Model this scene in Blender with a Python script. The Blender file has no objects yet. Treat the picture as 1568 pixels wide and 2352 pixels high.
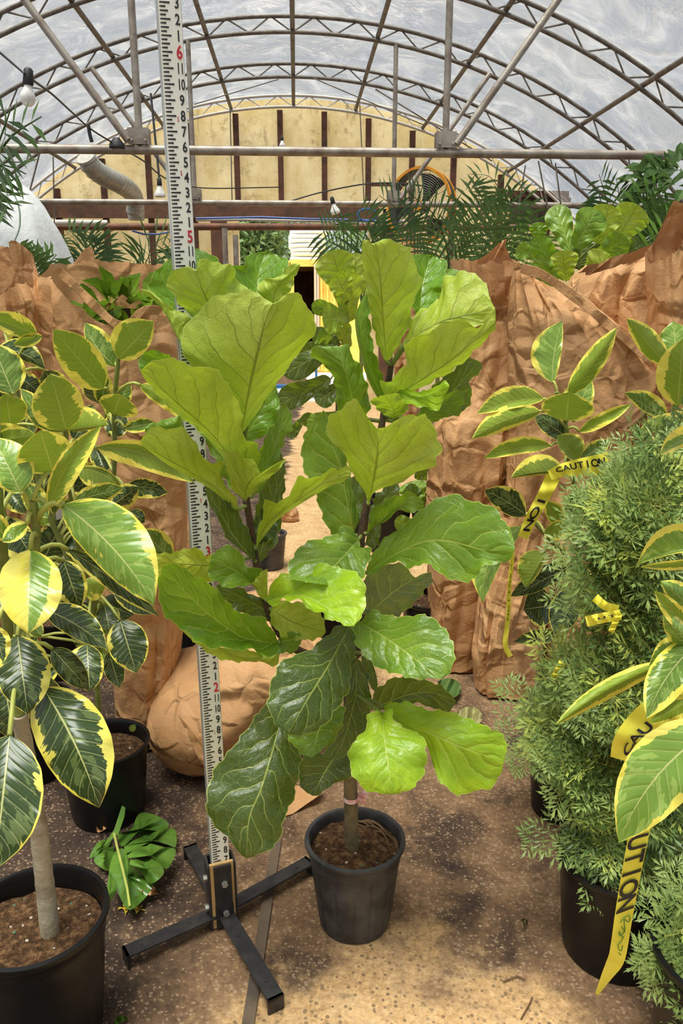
import bpy, bmesh, math, random
import numpy as np
from mathutils import Vector, Matrix, noise
from math import sin, cos, pi, radians, sqrt, atan2

random.seed(7)
SC = bpy.context.scene
COL = SC.collection

# ---------------------------------------------------------------- camera
F_PX, PITCH, YAW, CAM_H = 1790.0, radians(14.75), radians(3.2), 1.40
cam_d = bpy.data.cameras.new('camera')
cam_d.sensor_fit = 'VERTICAL'; cam_d.sensor_height = 36.0; cam_d.lens = F_PX / 2352 * 36.0
cam_d.clip_start = 0.05; cam_d.clip_end = 300
cam = bpy.data.objects.new('camera', cam_d); COL.objects.link(cam)
cam.location = (0, 0, CAM_H); cam.rotation_euler = (pi/2 - PITCH, 0, -YAW)
SC.camera = cam

# ---------------------------------------------------------------- sky, sun, exposure
SC.view_settings.view_transform = 'Standard'; SC.view_settings.look = 'None'
SC.view_settings.gamma = 1.0; SC.view_settings.use_curve_mapping = False
SC.view_settings.exposure = 0.55
world = bpy.data.worlds.new('overcast'); SC.world = world; world.use_nodes = True
wn = world.node_tree.nodes; wl = world.node_tree.links; wn.clear()
wo = wn.new('ShaderNodeOutputWorld'); wb = wn.new('ShaderNodeBackground')
wt = wn.new('ShaderNodeTexCoord'); wz = wn.new('ShaderNodeTexNoise'); wr = wn.new('ShaderNodeValToRGB')
wz.inputs['Scale'].default_value = 2.2; wz.inputs['Detail'].default_value = 5
wr.color_ramp.elements[0].position = .32; wr.color_ramp.elements[0].color = (.66, .70, .76, 1)
wr.color_ramp.elements[1].position = .68; wr.color_ramp.elements[1].color = (.97, .97, .97, 1)
wl.new(wt.outputs['Generated'], wz.inputs['Vector']); wl.new(wz.outputs['Fac'], wr.inputs[0])
wl.new(wr.outputs[0], wb.inputs[0]); wb.inputs[1].default_value = .62; wl.new(wb.outputs[0], wo.inputs[0])
sun_d = bpy.data.lights.new('sun_offscreen', 'SUN'); sun_d.energy = 6.0; sun_d.angle = radians(32); sun_d.color = (1.0, .93, .80)
sun = bpy.data.objects.new('sun_offscreen', sun_d); COL.objects.link(sun)
sun.rotation_euler = (radians(10), radians(-10), 0)       # high noon sun behind thin cloud
SC.cycles.max_bounces = 5; SC.cycles.diffuse_bounces = 3; SC.cycles.glossy_bounces = 2; SC.cycles.transmission_bounces = 4; SC.cycles.transparent_max_bounces = 8
SC.cycles.use_adaptive_sampling = True; SC.cycles.adaptive_threshold = .06
SC.cycles.caustics_reflective = False; SC.cycles.caustics_refractive = False

# ---------------------------------------------------------------- pixel -> world
_ct, _st, _cy, _sy = cos(PITCH), sin(PITCH), cos(YAW), sin(YAW)
def ray(px, py):
    a = (px - 784) / F_PX; b = (1176 - py) / F_PX
    f = _ct + b*_st; u = b*_ct - _st
    return Vector((a*_cy + f*_sy, f*_cy - a*_sy, u))
def P(px, py, Y):                      # point at distance Y down the house
    r = ray(px, py); return Vector((0, 0, CAM_H)) + r * (Y / r.y)
def G(px, py, z=0.0):                  # point on a level surface
    r = ray(px, py); return Vector((0, 0, CAM_H)) + r * ((z - CAM_H) / r.z)
def pix(p):
    d = Vector(p) - Vector((0, 0, CAM_H))
    x = d.x*_cy - d.y*_sy; f = d.x*_sy + d.y*_cy
    z = f*_ct - d.z*_st; u = d.z*_ct + f*_st
    return 784 + F_PX*x/z, 1176 - F_PX*u/z
def mpp(py, Y):                        # metres per pixel there
    a = P(784, py, Y); b = P(785, py, Y); return (b - a).length

# ---------------------------------------------------------------- node helper
class NT:
    def __init__(s, name):
        s.m = bpy.data.materials.new(name); s.m.use_nodes = True
        s.t = s.m.node_tree; s.t.nodes.clear()
        s.out = s.n('ShaderNodeOutputMaterial')
    def n(s, k, **kw):
        x = s.t.nodes.new(k)
        for a, v in kw.items(): setattr(x, a, v)
        return x
    def put(s, sock, v):
        if v is None: return
        if hasattr(v, 'is_output'): s.t.links.new(v, sock)
        elif isinstance(v, (tuple, list)):
            sock.default_value = tuple(v) + (1,) if (len(v) == 3 and len(sock.default_value) == 4) else v
        else: sock.default_value = v
    def math(s, op, a, b=None, c=None, clamp=False):
        x = s.n('ShaderNodeMath', operation=op, use_clamp=clamp)
        for i, v in enumerate((a, b, c)): s.put(x.inputs[i], v)
        return x.outputs[0]
    def mix(s, f, a, b, blend='MIX'):
        x = s.n('ShaderNodeMix', data_type='RGBA', blend_type=blend)
        s.put(x.inputs[0], f); s.put(x.inputs[6], a); s.put(x.inputs[7], b); return x.outputs[2]
    def ss(s, v, lo, hi, a=0.0, b=1.0):
        x = s.n('ShaderNodeMapRange', interpolation_type='SMOOTHSTEP')
        for i, q in enumerate((v, lo, hi, a, b)): s.put(x.inputs[i], q)
        return x.outputs[0]
    def noise(s, vec, scale, detail=3, rough=.5, dist=0, w=None):
        x = s.n('ShaderNodeTexNoise')
        if w is not None: x.noise_dimensions = '4D'; s.put(x.inputs['W'], w)
        s.put(x.inputs['Vector'], vec); s.put(x.inputs['Scale'], scale)
        x.inputs['Detail'].default_value = detail; x.inputs['Roughness'].default_value = rough; x.inputs['Distortion'].default_value = dist
        return x.outputs[0]
    def vor(s, vec, scale, feature='F1', out=0, rand=1.0):
        x = s.n('ShaderNodeTexVoronoi', feature=feature); s.put(x.inputs['Vector'], vec); s.put(x.inputs['Scale'], scale)
        x.inputs['Randomness'].default_value = rand; return x.outputs[out]
    def vor2(s, vec, scale):
        x = s.n('ShaderNodeTexVoronoi'); s.put(x.inputs['Vector'], vec); s.put(x.inputs['Scale'], scale); return x.outputs[0], x.outputs[1]
    def ramp(s, v, *st):
        x = s.n('ShaderNodeValToRGB'); e = x.color_ramp.elements
        while len(e) < len(st): e.new(.5)
        for i, (p, c) in enumerate(st): e[i].position = p; e[i].color = tuple(c) + (1,)
        s.put(x.inputs[0], v); return x.outputs[0]
    def comb(s, x=0, y=0, z=0):
        c = s.n('ShaderNodeCombineXYZ'); s.put(c.inputs[0], x); s.put(c.inputs[1], y); s.put(c.inputs[2], z); return c.outputs[0]
    def sep(s, v):
        c = s.n('ShaderNodeSeparateXYZ'); s.put(c.inputs[0], v); return c.outputs
    def obj(s): return s.n('ShaderNodeTexCoord').outputs['Object']
    def pos(s): return s.n('ShaderNodeNewGeometry').outputs['Position']
    def bump(s, h, strength=.4, dist=.01):
        x = s.n('ShaderNodeBump'); s.put(x.inputs['Height'], h); x.inputs['Strength'].default_value = strength
        x.inputs['Distance'].default_value = dist; return x.outputs[0]
    def bsdf(s, col, rough=.5, metal=0, normal=None, spec=.5, coat=0):
        x = s.n('ShaderNodeBsdfPrincipled'); s.put(x.inputs['Base Color'], col); s.put(x.inputs['Roughness'], rough)
        s.put(x.inputs['Metallic'], metal); s.put(x.inputs['Normal'], normal); s.put(x.inputs['Specular IOR Level'], spec)
        s.put(x.inputs['Coat Weight'], coat); return x.outputs[0]
    def mixsh(s, f, a, b):
        x = s.n('ShaderNodeMixShader'); s.put(x.inputs[0], f); s.t.links.new(a, x.inputs[1]); s.t.links.new(b, x.inputs[2]); return x.outputs[0]
    def transl(s, col, normal=None):
        x = s.n('ShaderNodeBsdfTranslucent'); s.put(x.inputs[0], col); s.put(x.inputs['Normal'], normal); return x.outputs[0]
    def done(s, sh): s.t.links.new(sh, s.out.inputs[0]); return s.m

def sr(r, g, b):
    f = lambda c: (c/255/12.92) if c <= 10 else ((c/255 + .055)/1.055)**2.4
    return (f(r), f(g), f(b))

M = {}
def simple(name, col, rough=.5, metal=0, var=.15, scale=12, bump=0.0, spec=.5, col2=None, bscale=60):
    t = NT(name); o = t.obj(); nz = t.noise(o, scale, 4, .6)
    c2 = col2 or tuple(c*(1-var*2) for c in col)
    c = t.mix(t.ss(nz, .35, .7), col, c2)
    nrm = t.bump(t.noise(o, bscale, 4, .6), bump, .005) if bump else None
    M[name] = t.done(t.bsdf(c, rough, metal, nrm, spec)); return M[name]

simple('galv', sr(164, 155, 142), .5, .35, .12, 9, .12, col2=sr(128, 112, 98))
simple('steel_dark', sr(124, 116, 106), .6, .1, .15, 14, .15, col2=sr(90, 80, 70))
simple('rust', sr(128, 84, 60), .75, .1, .15, 7, .2, col2=sr(96, 70, 54))
simple('white_pipe', sr(205, 196, 182), .5, 0, .06, 6)
simple('black_plastic', (.0042, .0042, .0048), .36, 0, .1, 8, .08, col2=(.008, .0078, .0075), spec=.28)
simple('grey_plastic', (.017, .0178, .0195), .46, 0, .15, 14, .15, col2=(.060, .058, .056))
simple('black_metal', (.014, .014, .015), .42, .2, .2, 26, .12, col2=(.034, .031, .028))
simple('cable', (.012, .012, .012), .6)
simple('bolt', sr(190, 188, 180), .35, .8)
simple('plywood', sr(196, 158, 98), .65, 0, .1, 30)
simple('wood_dark', sr(104, 66, 46), .8, 0, .2, 8, .3, col2=sr(74, 48, 36))
simple('timber', sr(118, 82, 58), .8, 0, .2, 6, .3, col2=sr(88, 64, 48))
simple('lath', sr(96, 80, 62), .8, 0, .15, 10, .2, col2=sr(68, 58, 46))
simple('bulb', sr(236, 234, 226), .3)
simple('orange', sr(236, 160, 34), .45, 0, .08, 10, col2=sr(205, 120, 30))
simple('fan_black', (.03, .03, .033), .5)
simple('wire', sr(120, 112, 100), .5, .5)
simple('blue', sr(46, 118, 190), .45)
simple('blue_wire', sr(70, 100, 170), .5)
simple('white_sack', sr(236, 238, 238), .6, 0, .05, 18, .4)
simple('yellow_steel', sr(250, 216, 112), .5, 0, .08, 5, .1, col2=sr(240, 190, 84))
simple('cardboard', sr(206, 158, 112), .8)
simple('bark', sr(128, 112, 78), .8, 0, .2, 25, .6, col2=sr(92, 78, 52))
simple('bark_pale', sr(168, 156, 128), .8, 0, .15, 25, .5, col2=sr(132, 118, 92))
simple('bark_dark', sr(88, 66, 46), .85, 0, .2, 30, .6, col2=sr(58, 46, 30))
simple('stem_green', sr(128, 140, 66), .5, 0, .12, 20, col2=sr(104, 112, 50))
simple('petiole_y', sr(176, 180, 84), .5, 0, .1, 20)
simple('duct', sr(176, 172, 160), .45, .4, .1, 20, .2)
simple('ink', (.012, .012, .014), .5)
simple('ink_red', sr(205, 34, 48), .5)
simple('staff_white', sr(226, 224, 210), .4, 0, .04, 6)
simple('staff_side', sr(176, 178, 174), .35, .4, .08, 6)
simple('twine', sr(150, 170, 150), .7)
simple('pink_ribbon', sr(232, 150, 160), .5, 0, .1, 60, col2=sr(240, 220, 216))
simple('pen_green', sr(90, 150, 60), .6)
simple('dead_leaf', sr(150, 148, 92), .7, 0, .15, 20, .3, col2=sr(118, 108, 66))
simple('blossom', sr(230, 190, 40), .6)
simple('frond_olive', sr(104, 122, 60), .55, 0, .2, 20)
simple('concrete_out', sr(222, 208, 192), .85, 0, .06, 2)
simple('root', sr(112, 84, 56), .9, 0, .2, 40)

def translucent_mat(name, col, col2, rough=.5, tr=.35, scale=6, bump=0, tcol=None, spec=.4):
    t = NT(name); o = t.obj(); c = t.mix(t.ss(t.noise(o, scale, 4, .6), .35, .68), col, col2)
    nrm = t.bump(t.noise(o, scale*6, 4, .6), bump, .006) if bump else None
    M[name] = t.done(t.mixsh(tr, t.bsdf(c, rough, 0, nrm, spec), t.transl(tcol or c, nrm))); return M[name]
translucent_mat('palm', sr(96, 124, 66), sr(60, 90, 48), .36, .28, 5)
translucent_mat('palm_light', sr(112, 148, 56), sr(78, 118, 44), .42, .35, 5)
translucent_mat('aralia', sr(162, 180, 104), sr(124, 150, 78), .34, .3, 14)
translucent_mat('aralia_mature', sr(114, 138, 78), sr(82, 108, 58), .34, .25, 14)
translucent_mat('aralia_light', sr(206, 214, 112), sr(172, 190, 86), .4, .35, 14)
translucent_mat('tree_leaf', sr(128, 156, 104), sr(84, 118, 66), .5, .4, 2)
translucent_mat('schefflera', sr(120, 150, 40), sr(92, 128, 34), .35, .3, 10)
translucent_mat('bulk_bag', sr(238, 239, 236), sr(222, 224, 222), .55, .15, 9, .35)

translucent_mat('monstera', sr(100, 136, 52), sr(70, 104, 36), .18, .08, 10)
simple('grit', sr(190, 168, 136), .9, 0, .2, 40, col2=sr(110, 88, 66))

def film_mat():
    t = NT('film'); p = t.pos(); x, y, z = t.sep(p)
    h = t.noise(p, 1.9, 3, .62, 1.4)
    nrm = t.bump(h, .55, .12)
    tr = t.n('ShaderNodeBsdfTransparent'); t.put(tr.inputs[0], t.mix(t.ss(h, .35, .8), (.58, .64, .71), (.92, .94, .96)))
    dif = t.transl((.80, .83, .86), nrm)
    gl = t.n('ShaderNodeBsdfGlossy'); gl.inputs['Roughness'].default_value = .22; t.put(gl.inputs['Normal'], nrm); t.put(gl.inputs[0], (.9, .92, .95))
    fr = t.n('ShaderNodeFresnel'); fr.inputs[0].default_value = 1.35
    a = t.mixsh(t.ss(h, .45, .85, .06, .20), tr.outputs[0], dif)
    M['film'] = t.done(t.mixsh(t.math('MULTIPLY', fr.outputs[0], .28), a, gl.outputs[0]))
film_mat()

def cream_mat():
    t = NT('cream_film'); p = t.pos(); x, y, z = t.sep(p)
    v = t.comb(t.math('MULTIPLY', x, 2.0), 0, t.math('MULTIPLY', z, 1.1))
    n1 = t.noise(v, 1.4, 5, .6); n2 = t.noise(p, 7, 5, .65); n3 = t.noise(p, 38, 3, .6)
    c = t.mix(t.ss(n1, .36, .66), sr(244, 230, 182), sr(222, 202, 142))
    c = t.mix(t.math('MULTIPLY', t.ss(n2, .55, .72), .55), c, sr(158, 138, 84))
    c = t.mix(t.math('MULTIPLY', t.ss(n3, .62, .72), .5), c, sr(120, 110, 66))
    drip = t.math('MULTIPLY', t.ss(t.noise(t.comb(t.math('MULTIPLY', x, 7), 0, t.math('MULTIPLY', z, .8)), 1.6, 4, .6), .56, .7), t.ss(z, 3.3, 4.1))
    c = t.mix(t.math('MULTIPLY', drip, .8), c, sr(78, 70, 44))
    M['cream_film'] = t.done(t.mixsh(.32, t.bsdf(c, .6, 0, t.bump(t.noise(p, 5, 4), .4, .03)), t.transl(c)))
cream_mat()

def floor_mat():
    t = NT('floor_concrete'); p = t.pos(); x, y, z = t.sep(p)
    big = t.noise(p, 2.1, 5, .62, .6); mid = t.noise(p, 9, 6, .7, .4); fine = t.noise(p, 70, 5, .75, .3); grit = t.noise(p, 260, 3, .7); patch = t.noise(p, 4.2, 5, .65, .8)
    # bare tan concrete in the aisle, dark trodden soil under the plants
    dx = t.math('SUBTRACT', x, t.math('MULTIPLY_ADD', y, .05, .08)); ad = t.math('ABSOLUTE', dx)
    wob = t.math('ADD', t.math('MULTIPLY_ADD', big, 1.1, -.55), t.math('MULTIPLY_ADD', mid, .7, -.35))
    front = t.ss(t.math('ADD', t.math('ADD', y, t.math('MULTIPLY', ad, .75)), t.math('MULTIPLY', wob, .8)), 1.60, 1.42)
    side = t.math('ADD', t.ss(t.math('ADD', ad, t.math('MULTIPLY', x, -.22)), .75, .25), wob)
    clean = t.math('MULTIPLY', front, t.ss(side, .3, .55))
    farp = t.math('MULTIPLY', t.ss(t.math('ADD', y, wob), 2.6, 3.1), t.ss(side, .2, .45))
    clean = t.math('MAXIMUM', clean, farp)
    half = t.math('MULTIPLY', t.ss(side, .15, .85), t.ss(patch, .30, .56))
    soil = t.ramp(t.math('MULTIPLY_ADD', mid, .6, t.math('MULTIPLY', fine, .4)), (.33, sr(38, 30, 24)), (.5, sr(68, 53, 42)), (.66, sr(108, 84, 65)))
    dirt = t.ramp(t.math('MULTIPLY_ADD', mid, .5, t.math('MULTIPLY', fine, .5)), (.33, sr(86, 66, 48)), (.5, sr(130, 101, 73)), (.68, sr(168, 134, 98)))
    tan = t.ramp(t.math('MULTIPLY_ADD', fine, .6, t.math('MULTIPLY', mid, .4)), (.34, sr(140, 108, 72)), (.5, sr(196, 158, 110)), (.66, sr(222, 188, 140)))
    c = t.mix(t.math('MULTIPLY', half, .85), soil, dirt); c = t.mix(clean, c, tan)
    vd, vc = t.vor2(p, 85); pick = t.sep(vc)[0]
    stone = t.math('MULTIPLY', t.math('LESS_THAN', vd, t.math('MULTIPLY_ADD', fine, .5, .10)), t.math('GREATER_THAN', pick, .55))
    c = t.mix(t.math('MULTIPLY', stone, t.math('MULTIPLY_ADD', clean, .7, .12)), c, t.mix(pick, sr(74, 60, 48), sr(128, 104, 78)))
    wv = t.n('ShaderNodeVectorMath', operation='ADD'); t.put(wv.inputs[0], p); nn = t.n('ShaderNodeTexNoise'); t.put(nn.inputs['Vector'], p); nn.inputs['Scale'].default_value = 120
    scl = t.n('ShaderNodeVectorMath', operation='SCALE'); t.put(scl.inputs[0], nn.outputs[1]); scl.inputs['Scale'].default_value = .012; t.t.links.new(scl.outputs[0], wv.inputs[1])
    vd2, vc2 = t.vor2(wv.outputs[0], 105); pk2 = t.sep(vc2)[1]
    grain = t.math('MULTIPLY', t.math('LESS_THAN', vd2, t.math('MULTIPLY_ADD', mid, .9, -.10)), t.math('GREATER_THAN', pk2, .5))
    c = t.mix(t.math('MULTIPLY', grain, .46), c, sr(184, 156, 124))
    c = t.mix(t.math('MULTIPLY', t.ss(grit, .5, .75), .4), c, t.mix(.5, c, sr(30, 24, 20)))
    h = t.math('MULTIPLY', fine, .9)
    M['floor'] = t.done(t.bsdf(c, t.math('MULTIPLY_ADD', mid, .3, .6), 0, t.bump(h, .8, .008), .2))
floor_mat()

def soil_mat():
    t = NT('soil'); p = t.obj(); fine = t.noise(p, 70, 5, .75)
    c = t.ramp(fine, (.3, sr(36, 26, 18)), (.5, sr(86, 62, 42)), (.68, sr(142, 108, 74)))
    vd, vc = t.vor2(p, 90); pk = t.sep(vc)[0]
    c = t.mix(t.math('MULTIPLY', t.math('LESS_THAN', vd, .3), t.math('GREATER_THAN', pk, .93)), c, sr(196, 184, 164))
    c = t.mix(t.math('MULTIPLY', t.math('LESS_THAN', vd, .25), t.math('LESS_THAN', pk, .05)), c, sr(86, 130, 104))
    M['soil'] = t.done(t.bsdf(c, .95, 0, t.bump(fine, 1.0, .012), .1))
soil_mat()

def kraft_mat():
    t = NT('kraft'); o = t.pos(); n1 = t.noise(o, 3.2, 4, .6); n2 = t.noise(o, 40, 3, .7)
    c = t.mix(t.ss(n1, .35, .7), sr(212, 164, 114), sr(190, 142, 94))
    c = t.mix(t.math('MULTIPLY', t.ss(n2, .5, .8), .16), c, sr(146, 102, 64))
    cc = t.n('ShaderNodeTexNoise'); t.put(cc.inputs['Vector'], o); cc.inputs['Scale'].default_value = 4; cc.inputs['Detail'].default_value = 1
    sc_ = t.n('ShaderNodeVectorMath', operation='SCALE'); t.put(sc_.inputs[0], cc.outputs[1]); sc_.inputs['Scale'].default_value = .16
    wv = t.n('ShaderNodeVectorMath', operation='ADD'); t.put(wv.inputs[0], o); t.t.links.new(sc_.outputs[0], wv.inputs[1]); w = wv.outputs[0]
    def facet(scale, amp):
        v = t.n('ShaderNodeTexVoronoi'); t.put(v.inputs['Vector'], w); v.inputs['Scale'].default_value = scale
        e = t.n('ShaderNodeTexVoronoi', feature='DISTANCE_TO_EDGE'); t.put(e.inputs['Vector'], w); e.inputs['Scale'].default_value = scale
        d = t.n('ShaderNodeVectorMath', operation='SUBTRACT'); t.t.links.new(w, d.inputs[0]); t.t.links.new(v.outputs['Position'], d.inputs[1])
        r = t.n('ShaderNodeVectorMath', operation='SUBTRACT'); t.t.links.new(v.outputs['Color'], r.inputs[0]); r.inputs[1].default_value = (.5, .5, .5)
        dt = t.n('ShaderNodeVectorMath', operation='DOT_PRODUCT'); t.t.links.new(d.outputs[0], dt.inputs[0]); t.t.links.new(r.outputs[0], dt.inputs[1])
        return t.math('MULTIPLY', t.math('MULTIPLY', dt.outputs['Value'], t.ss(e.outputs['Distance'], 0, .16)), amp)
    h = t.math('ADD', facet(4.5, 1.0), t.math('ADD', facet(12, .8), t.math('MULTIPLY', n2, .010)))
    nrm = t.bump(h, .75, .42)
    M['kraft'] = t.done(t.mixsh(.12, t.bsdf(c, .6, 0, nrm, .28), t.transl(sr(196, 140, 90), nrm)))
kraft_mat()

def fig_mat():
    t = NT('fig_leaf'); uv = t.n('ShaderNodeUVMap').outputs[0]; u, v, _ = t.sep(uv)
    oi = t.n('ShaderNodeObjectInfo'); col = oi.outputs['Color']; rnd = oi.outputs['Random']
    vv = t.math('MULTIPLY_ADD', v, 2, -1); a = t.math('ABSOLUTE', vv); sd = t.math('SIGN', vv)
    nz = t.noise(t.comb(t.math('MULTIPLY', u, 4), t.math('MULTIPLY', v, 4), t.math('MULTIPLY', rnd, 20)), 1.0, 2)
    q = t.math('MULTIPLY_ADD', u, 6.2, t.math('MULTIPLY', a, -1.7))
    q = t.math('ADD', q, t.math('MULTIPLY_ADD', nz, .9, t.math('MULTIPLY', sd, .21)))
    fr = t.math('ABSOLUTE', t.math('SUBTRACT', t.math('FRACT', q), .5))
    vein = t.math('MULTIPLY', t.ss(fr, .042, .012), t.ss(a, .97, .55))
    mid = t.ss(a, t.math('MULTIPLY_ADD', u, -.035, .052), t.math('MULTIPLY_ADD', u, -.015, .020))
    cell = t.vor(t.comb(t.math('MULTIPLY', u, 13), t.math('MULTIPLY', v, 9), t.math('MULTIPLY', rnd, 30)), 1.0, 'DISTANCE_TO_EDGE')
    net = t.math('MULTIPLY', t.ss(cell, .035, .006), .26)
    cell2 = t.vor(t.comb(t.math('MULTIPLY', u, 46), t.math('MULTIPLY', v, 34), 0), 1.0, 'DISTANCE_TO_EDGE')
    net2 = t.math('MULTIPLY', t.ss(cell2, .09, .01), .10)
    allv = t.math('MAXIMUM', t.math('MAXIMUM', mid, vein), t.math('MAXIMUM', net, net2))
    tone = t.noise(t.comb(t.math('MULTIPLY', u, 3), t.math('MULTIPLY', v, 3), t.math('MULTIPLY', rnd, 9)), 1.0, 3)
    ctop = t.mix(t.ss(tone, .35, .7), col, t.mix(1.0, col, (1.55, 1.35, 1.3), 'MULTIPLY'))
    veincol = t.mix(.62, col, sr(206, 216, 112))
    top = t.mix(t.math('MULTIPLY', allv, .85), ctop, veincol)
    dust = t.noise(t.comb(t.math('MULTIPLY', u, 90), t.math('MULTIPLY', v, 70), 0), 1.0, 2)
    top = t.mix(t.math('MULTIPLY', t.ss(dust, .66, .74), .35), top, sr(170, 186, 140))
    lite = t.mix(1.0, col, (1.9, 1.55, 1.5), 'MULTIPLY')
    und = t.mix(.70, lite, sr(174, 192, 60))
    und = t.mix(t.math('MULTIPLY', t.ss(tone, .4, .7), .6), und, sr(196, 210, 96))
    uvein = t.mix(t.ss(a, .02, .6), sr(92, 84, 30), sr(104, 118, 34))
    und = t.mix(t.math('MULTIPLY', t.math('MAXIMUM', t.math('MAXIMUM', mid, t.math('MULTIPLY', vein, .8)), t.math('MULTIPLY', net, 1.3)), .80), und, uvein)
    sp = t.vor(t.comb(t.math('MULTIPLY', u, 44), t.math('MULTIPLY', v, 36), t.math('MULTIPLY', rnd, 5)), 1.0)
    und = t.mix(t.math('MULTIPLY', t.math('LESS_THAN', sp, .13), t.ss(nz, .5, .6)), und, sr(96, 88, 30))
    edge = t.ss(a, .972, .992)
    bf = t.n('ShaderNodeNewGeometry').outputs['Backfacing']
    c = t.mix(bf, top, und); c = t.mix(t.math('MULTIPLY', edge, .75), c, sr(196, 208, 104))
    quilt = t.math('SUBTRACT', t.math('MULTIPLY', t.ss(fr, 0, .35), 1.0), t.math('MULTIPLY', allv, .6))
    nrm = t.bump(t.math('MULTIPLY_ADD', tone, 1.6, quilt), .32, .010)
    rough = t.mix(bf, (.27, .27, .27), (.50, .50, .50))
    M['fig_leaf'] = t.done(t.mixsh(.34, t.bsdf(c, rough, 0, nrm, .55), t.transl(t.mix(.55, c, sr(186, 216, 40)), nrm)))
fig_mat()

def rubber_mat(name, half):
    t = NT(name); uv = t.n('ShaderNodeUVMap').outputs[0]; u, v, _ = t.sep(uv)
    oi = t.n('ShaderNodeObjectInfo'); col = oi.outputs['Color']; rnd = oi.outputs['Random']; thr = oi.outputs['Alpha']
    vv = t.math('MULTIPLY_ADD', v, 2, -1); a = t.math('ABSOLUTE', vv); sd = t.math('SIGN', vv)
    w = t.math('MULTIPLY', rnd, 40)
    q = t.math('MULTIPLY_ADD', u, 10.5, t.math('MULTIPLY', a, -2.0)); q = t.math('ADD', q, t.math('MULTIPLY', sd, .2))
    fr = t.math('ABSOLUTE', t.math('SUBTRACT', t.math('FRACT', q), .5))
    fr2 = t.math('ABSOLUTE', t.math('SUBTRACT', t.math('FRACT', t.math('MULTIPLY', q, 3)), .5))
    vein = t.math('MULTIPLY', t.ss(fr, .055, .012), t.ss(a, 1.0, .7)); fv = t.math('MULTIPLY', t.ss(fr2, .10, .02), .10)
    mid = t.ss(a, t.math('MULTIPLY_ADD', u, -.04, .056), .012)
    streak = t.noise(t.comb(t.math('MULTIPLY', q, 2.2), t.math('MULTIPLY', a, .8), t.math('ADD', w, sd)), 1.0, 3, .65)
    low = t.noise(t.comb(t.math('MULTIPLY', u, 2.2), t.math('MULTIPLY', vv, 1.2), w), 1.0, 2)
    m = t.math('ADD', t.math('ADD', a, t.math('MULTIPLY_ADD', streak, .60, -.30)), t.math('MULTIPLY_ADD', low, 1.3, -.70))
    yel = t.ss(m, t.math('SUBTRACT', thr, .015), t.math('ADD', thr, .015))
    yel = t.math('MAXIMUM', yel, t.ss(a, .93, .96))
    if half: yel = t.math('MAXIMUM', yel, t.math('GREATER_THAN', t.math('MULTIPLY', vv, half), .02))
    blotch = t.ss(t.noise(t.comb(t.math('MULTIPLY', q, .8), t.math('MULTIPLY', a, 1.6), t.math('ADD', w, 7)), 1.0, 3, .6), .54, .57)
    green = t.mix(t.math('MULTIPLY', blotch, .6), col, t.mix(.4, t.mix(1.0, col, (2.3, 1.9, 2.4), 'MULTIPLY'), sr(150, 168, 100)))
    yc = t.mix(t.ss(low, .3, .7), sr(250, 234, 84), sr(232, 220, 104))
    top = t.mix(yel, green, yc)
    top = t.mix(t.math('MULTIPLY', t.math('MAXIMUM', mid, t.math('MULTIPLY', t.math('MAXIMUM', vein, fv), .55)), .7), top, sr(216, 216, 140))
    ug = t.mix(.6, t.mix(1.0, col, (2.0, 1.7, 1.4), 'MULTIPLY'), sr(140, 160, 42))
    und = t.mix(yel, ug, sr(242, 226, 92))
    und = t.mix(t.math('MULTIPLY', t.math('MAXIMUM', mid, t.math('MULTIPLY', t.math('MAXIMUM', vein, fv), .6)), .55), und, sr(198, 196, 104))
    bf = t.n('ShaderNodeNewGeometry').outputs['Backfacing']
    c = t.mix(bf, top, und)
    nrm = t.bump(t.math('SUBTRACT', t.ss(fr, 0, .3), t.math('MULTIPLY', mid, 1.0)), .14, .006)
    rough = t.mix(bf, (.26, .26, .26), (.5, .5, .5))
    M[name] = t.done(t.mixsh(.24, t.bsdf(c, rough, 0, nrm, .5), t.transl(c, nrm)))
rubber_mat('rubber_leaf', 0); rubber_mat('rubber_leaf_half', 1); rubber_mat('rubber_leaf_half_b', -1)

def tape_mat():
    t = NT('tape'); c = t.mix(t.ss(t.noise(t.obj(), 14, 3), .4, .7), sr(252, 242, 84), sr(240, 226, 70))
    M['tape'] = t.done(t.mixsh(.25, t.bsdf(c, .3), t.transl(c)))
tape_mat()

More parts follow.
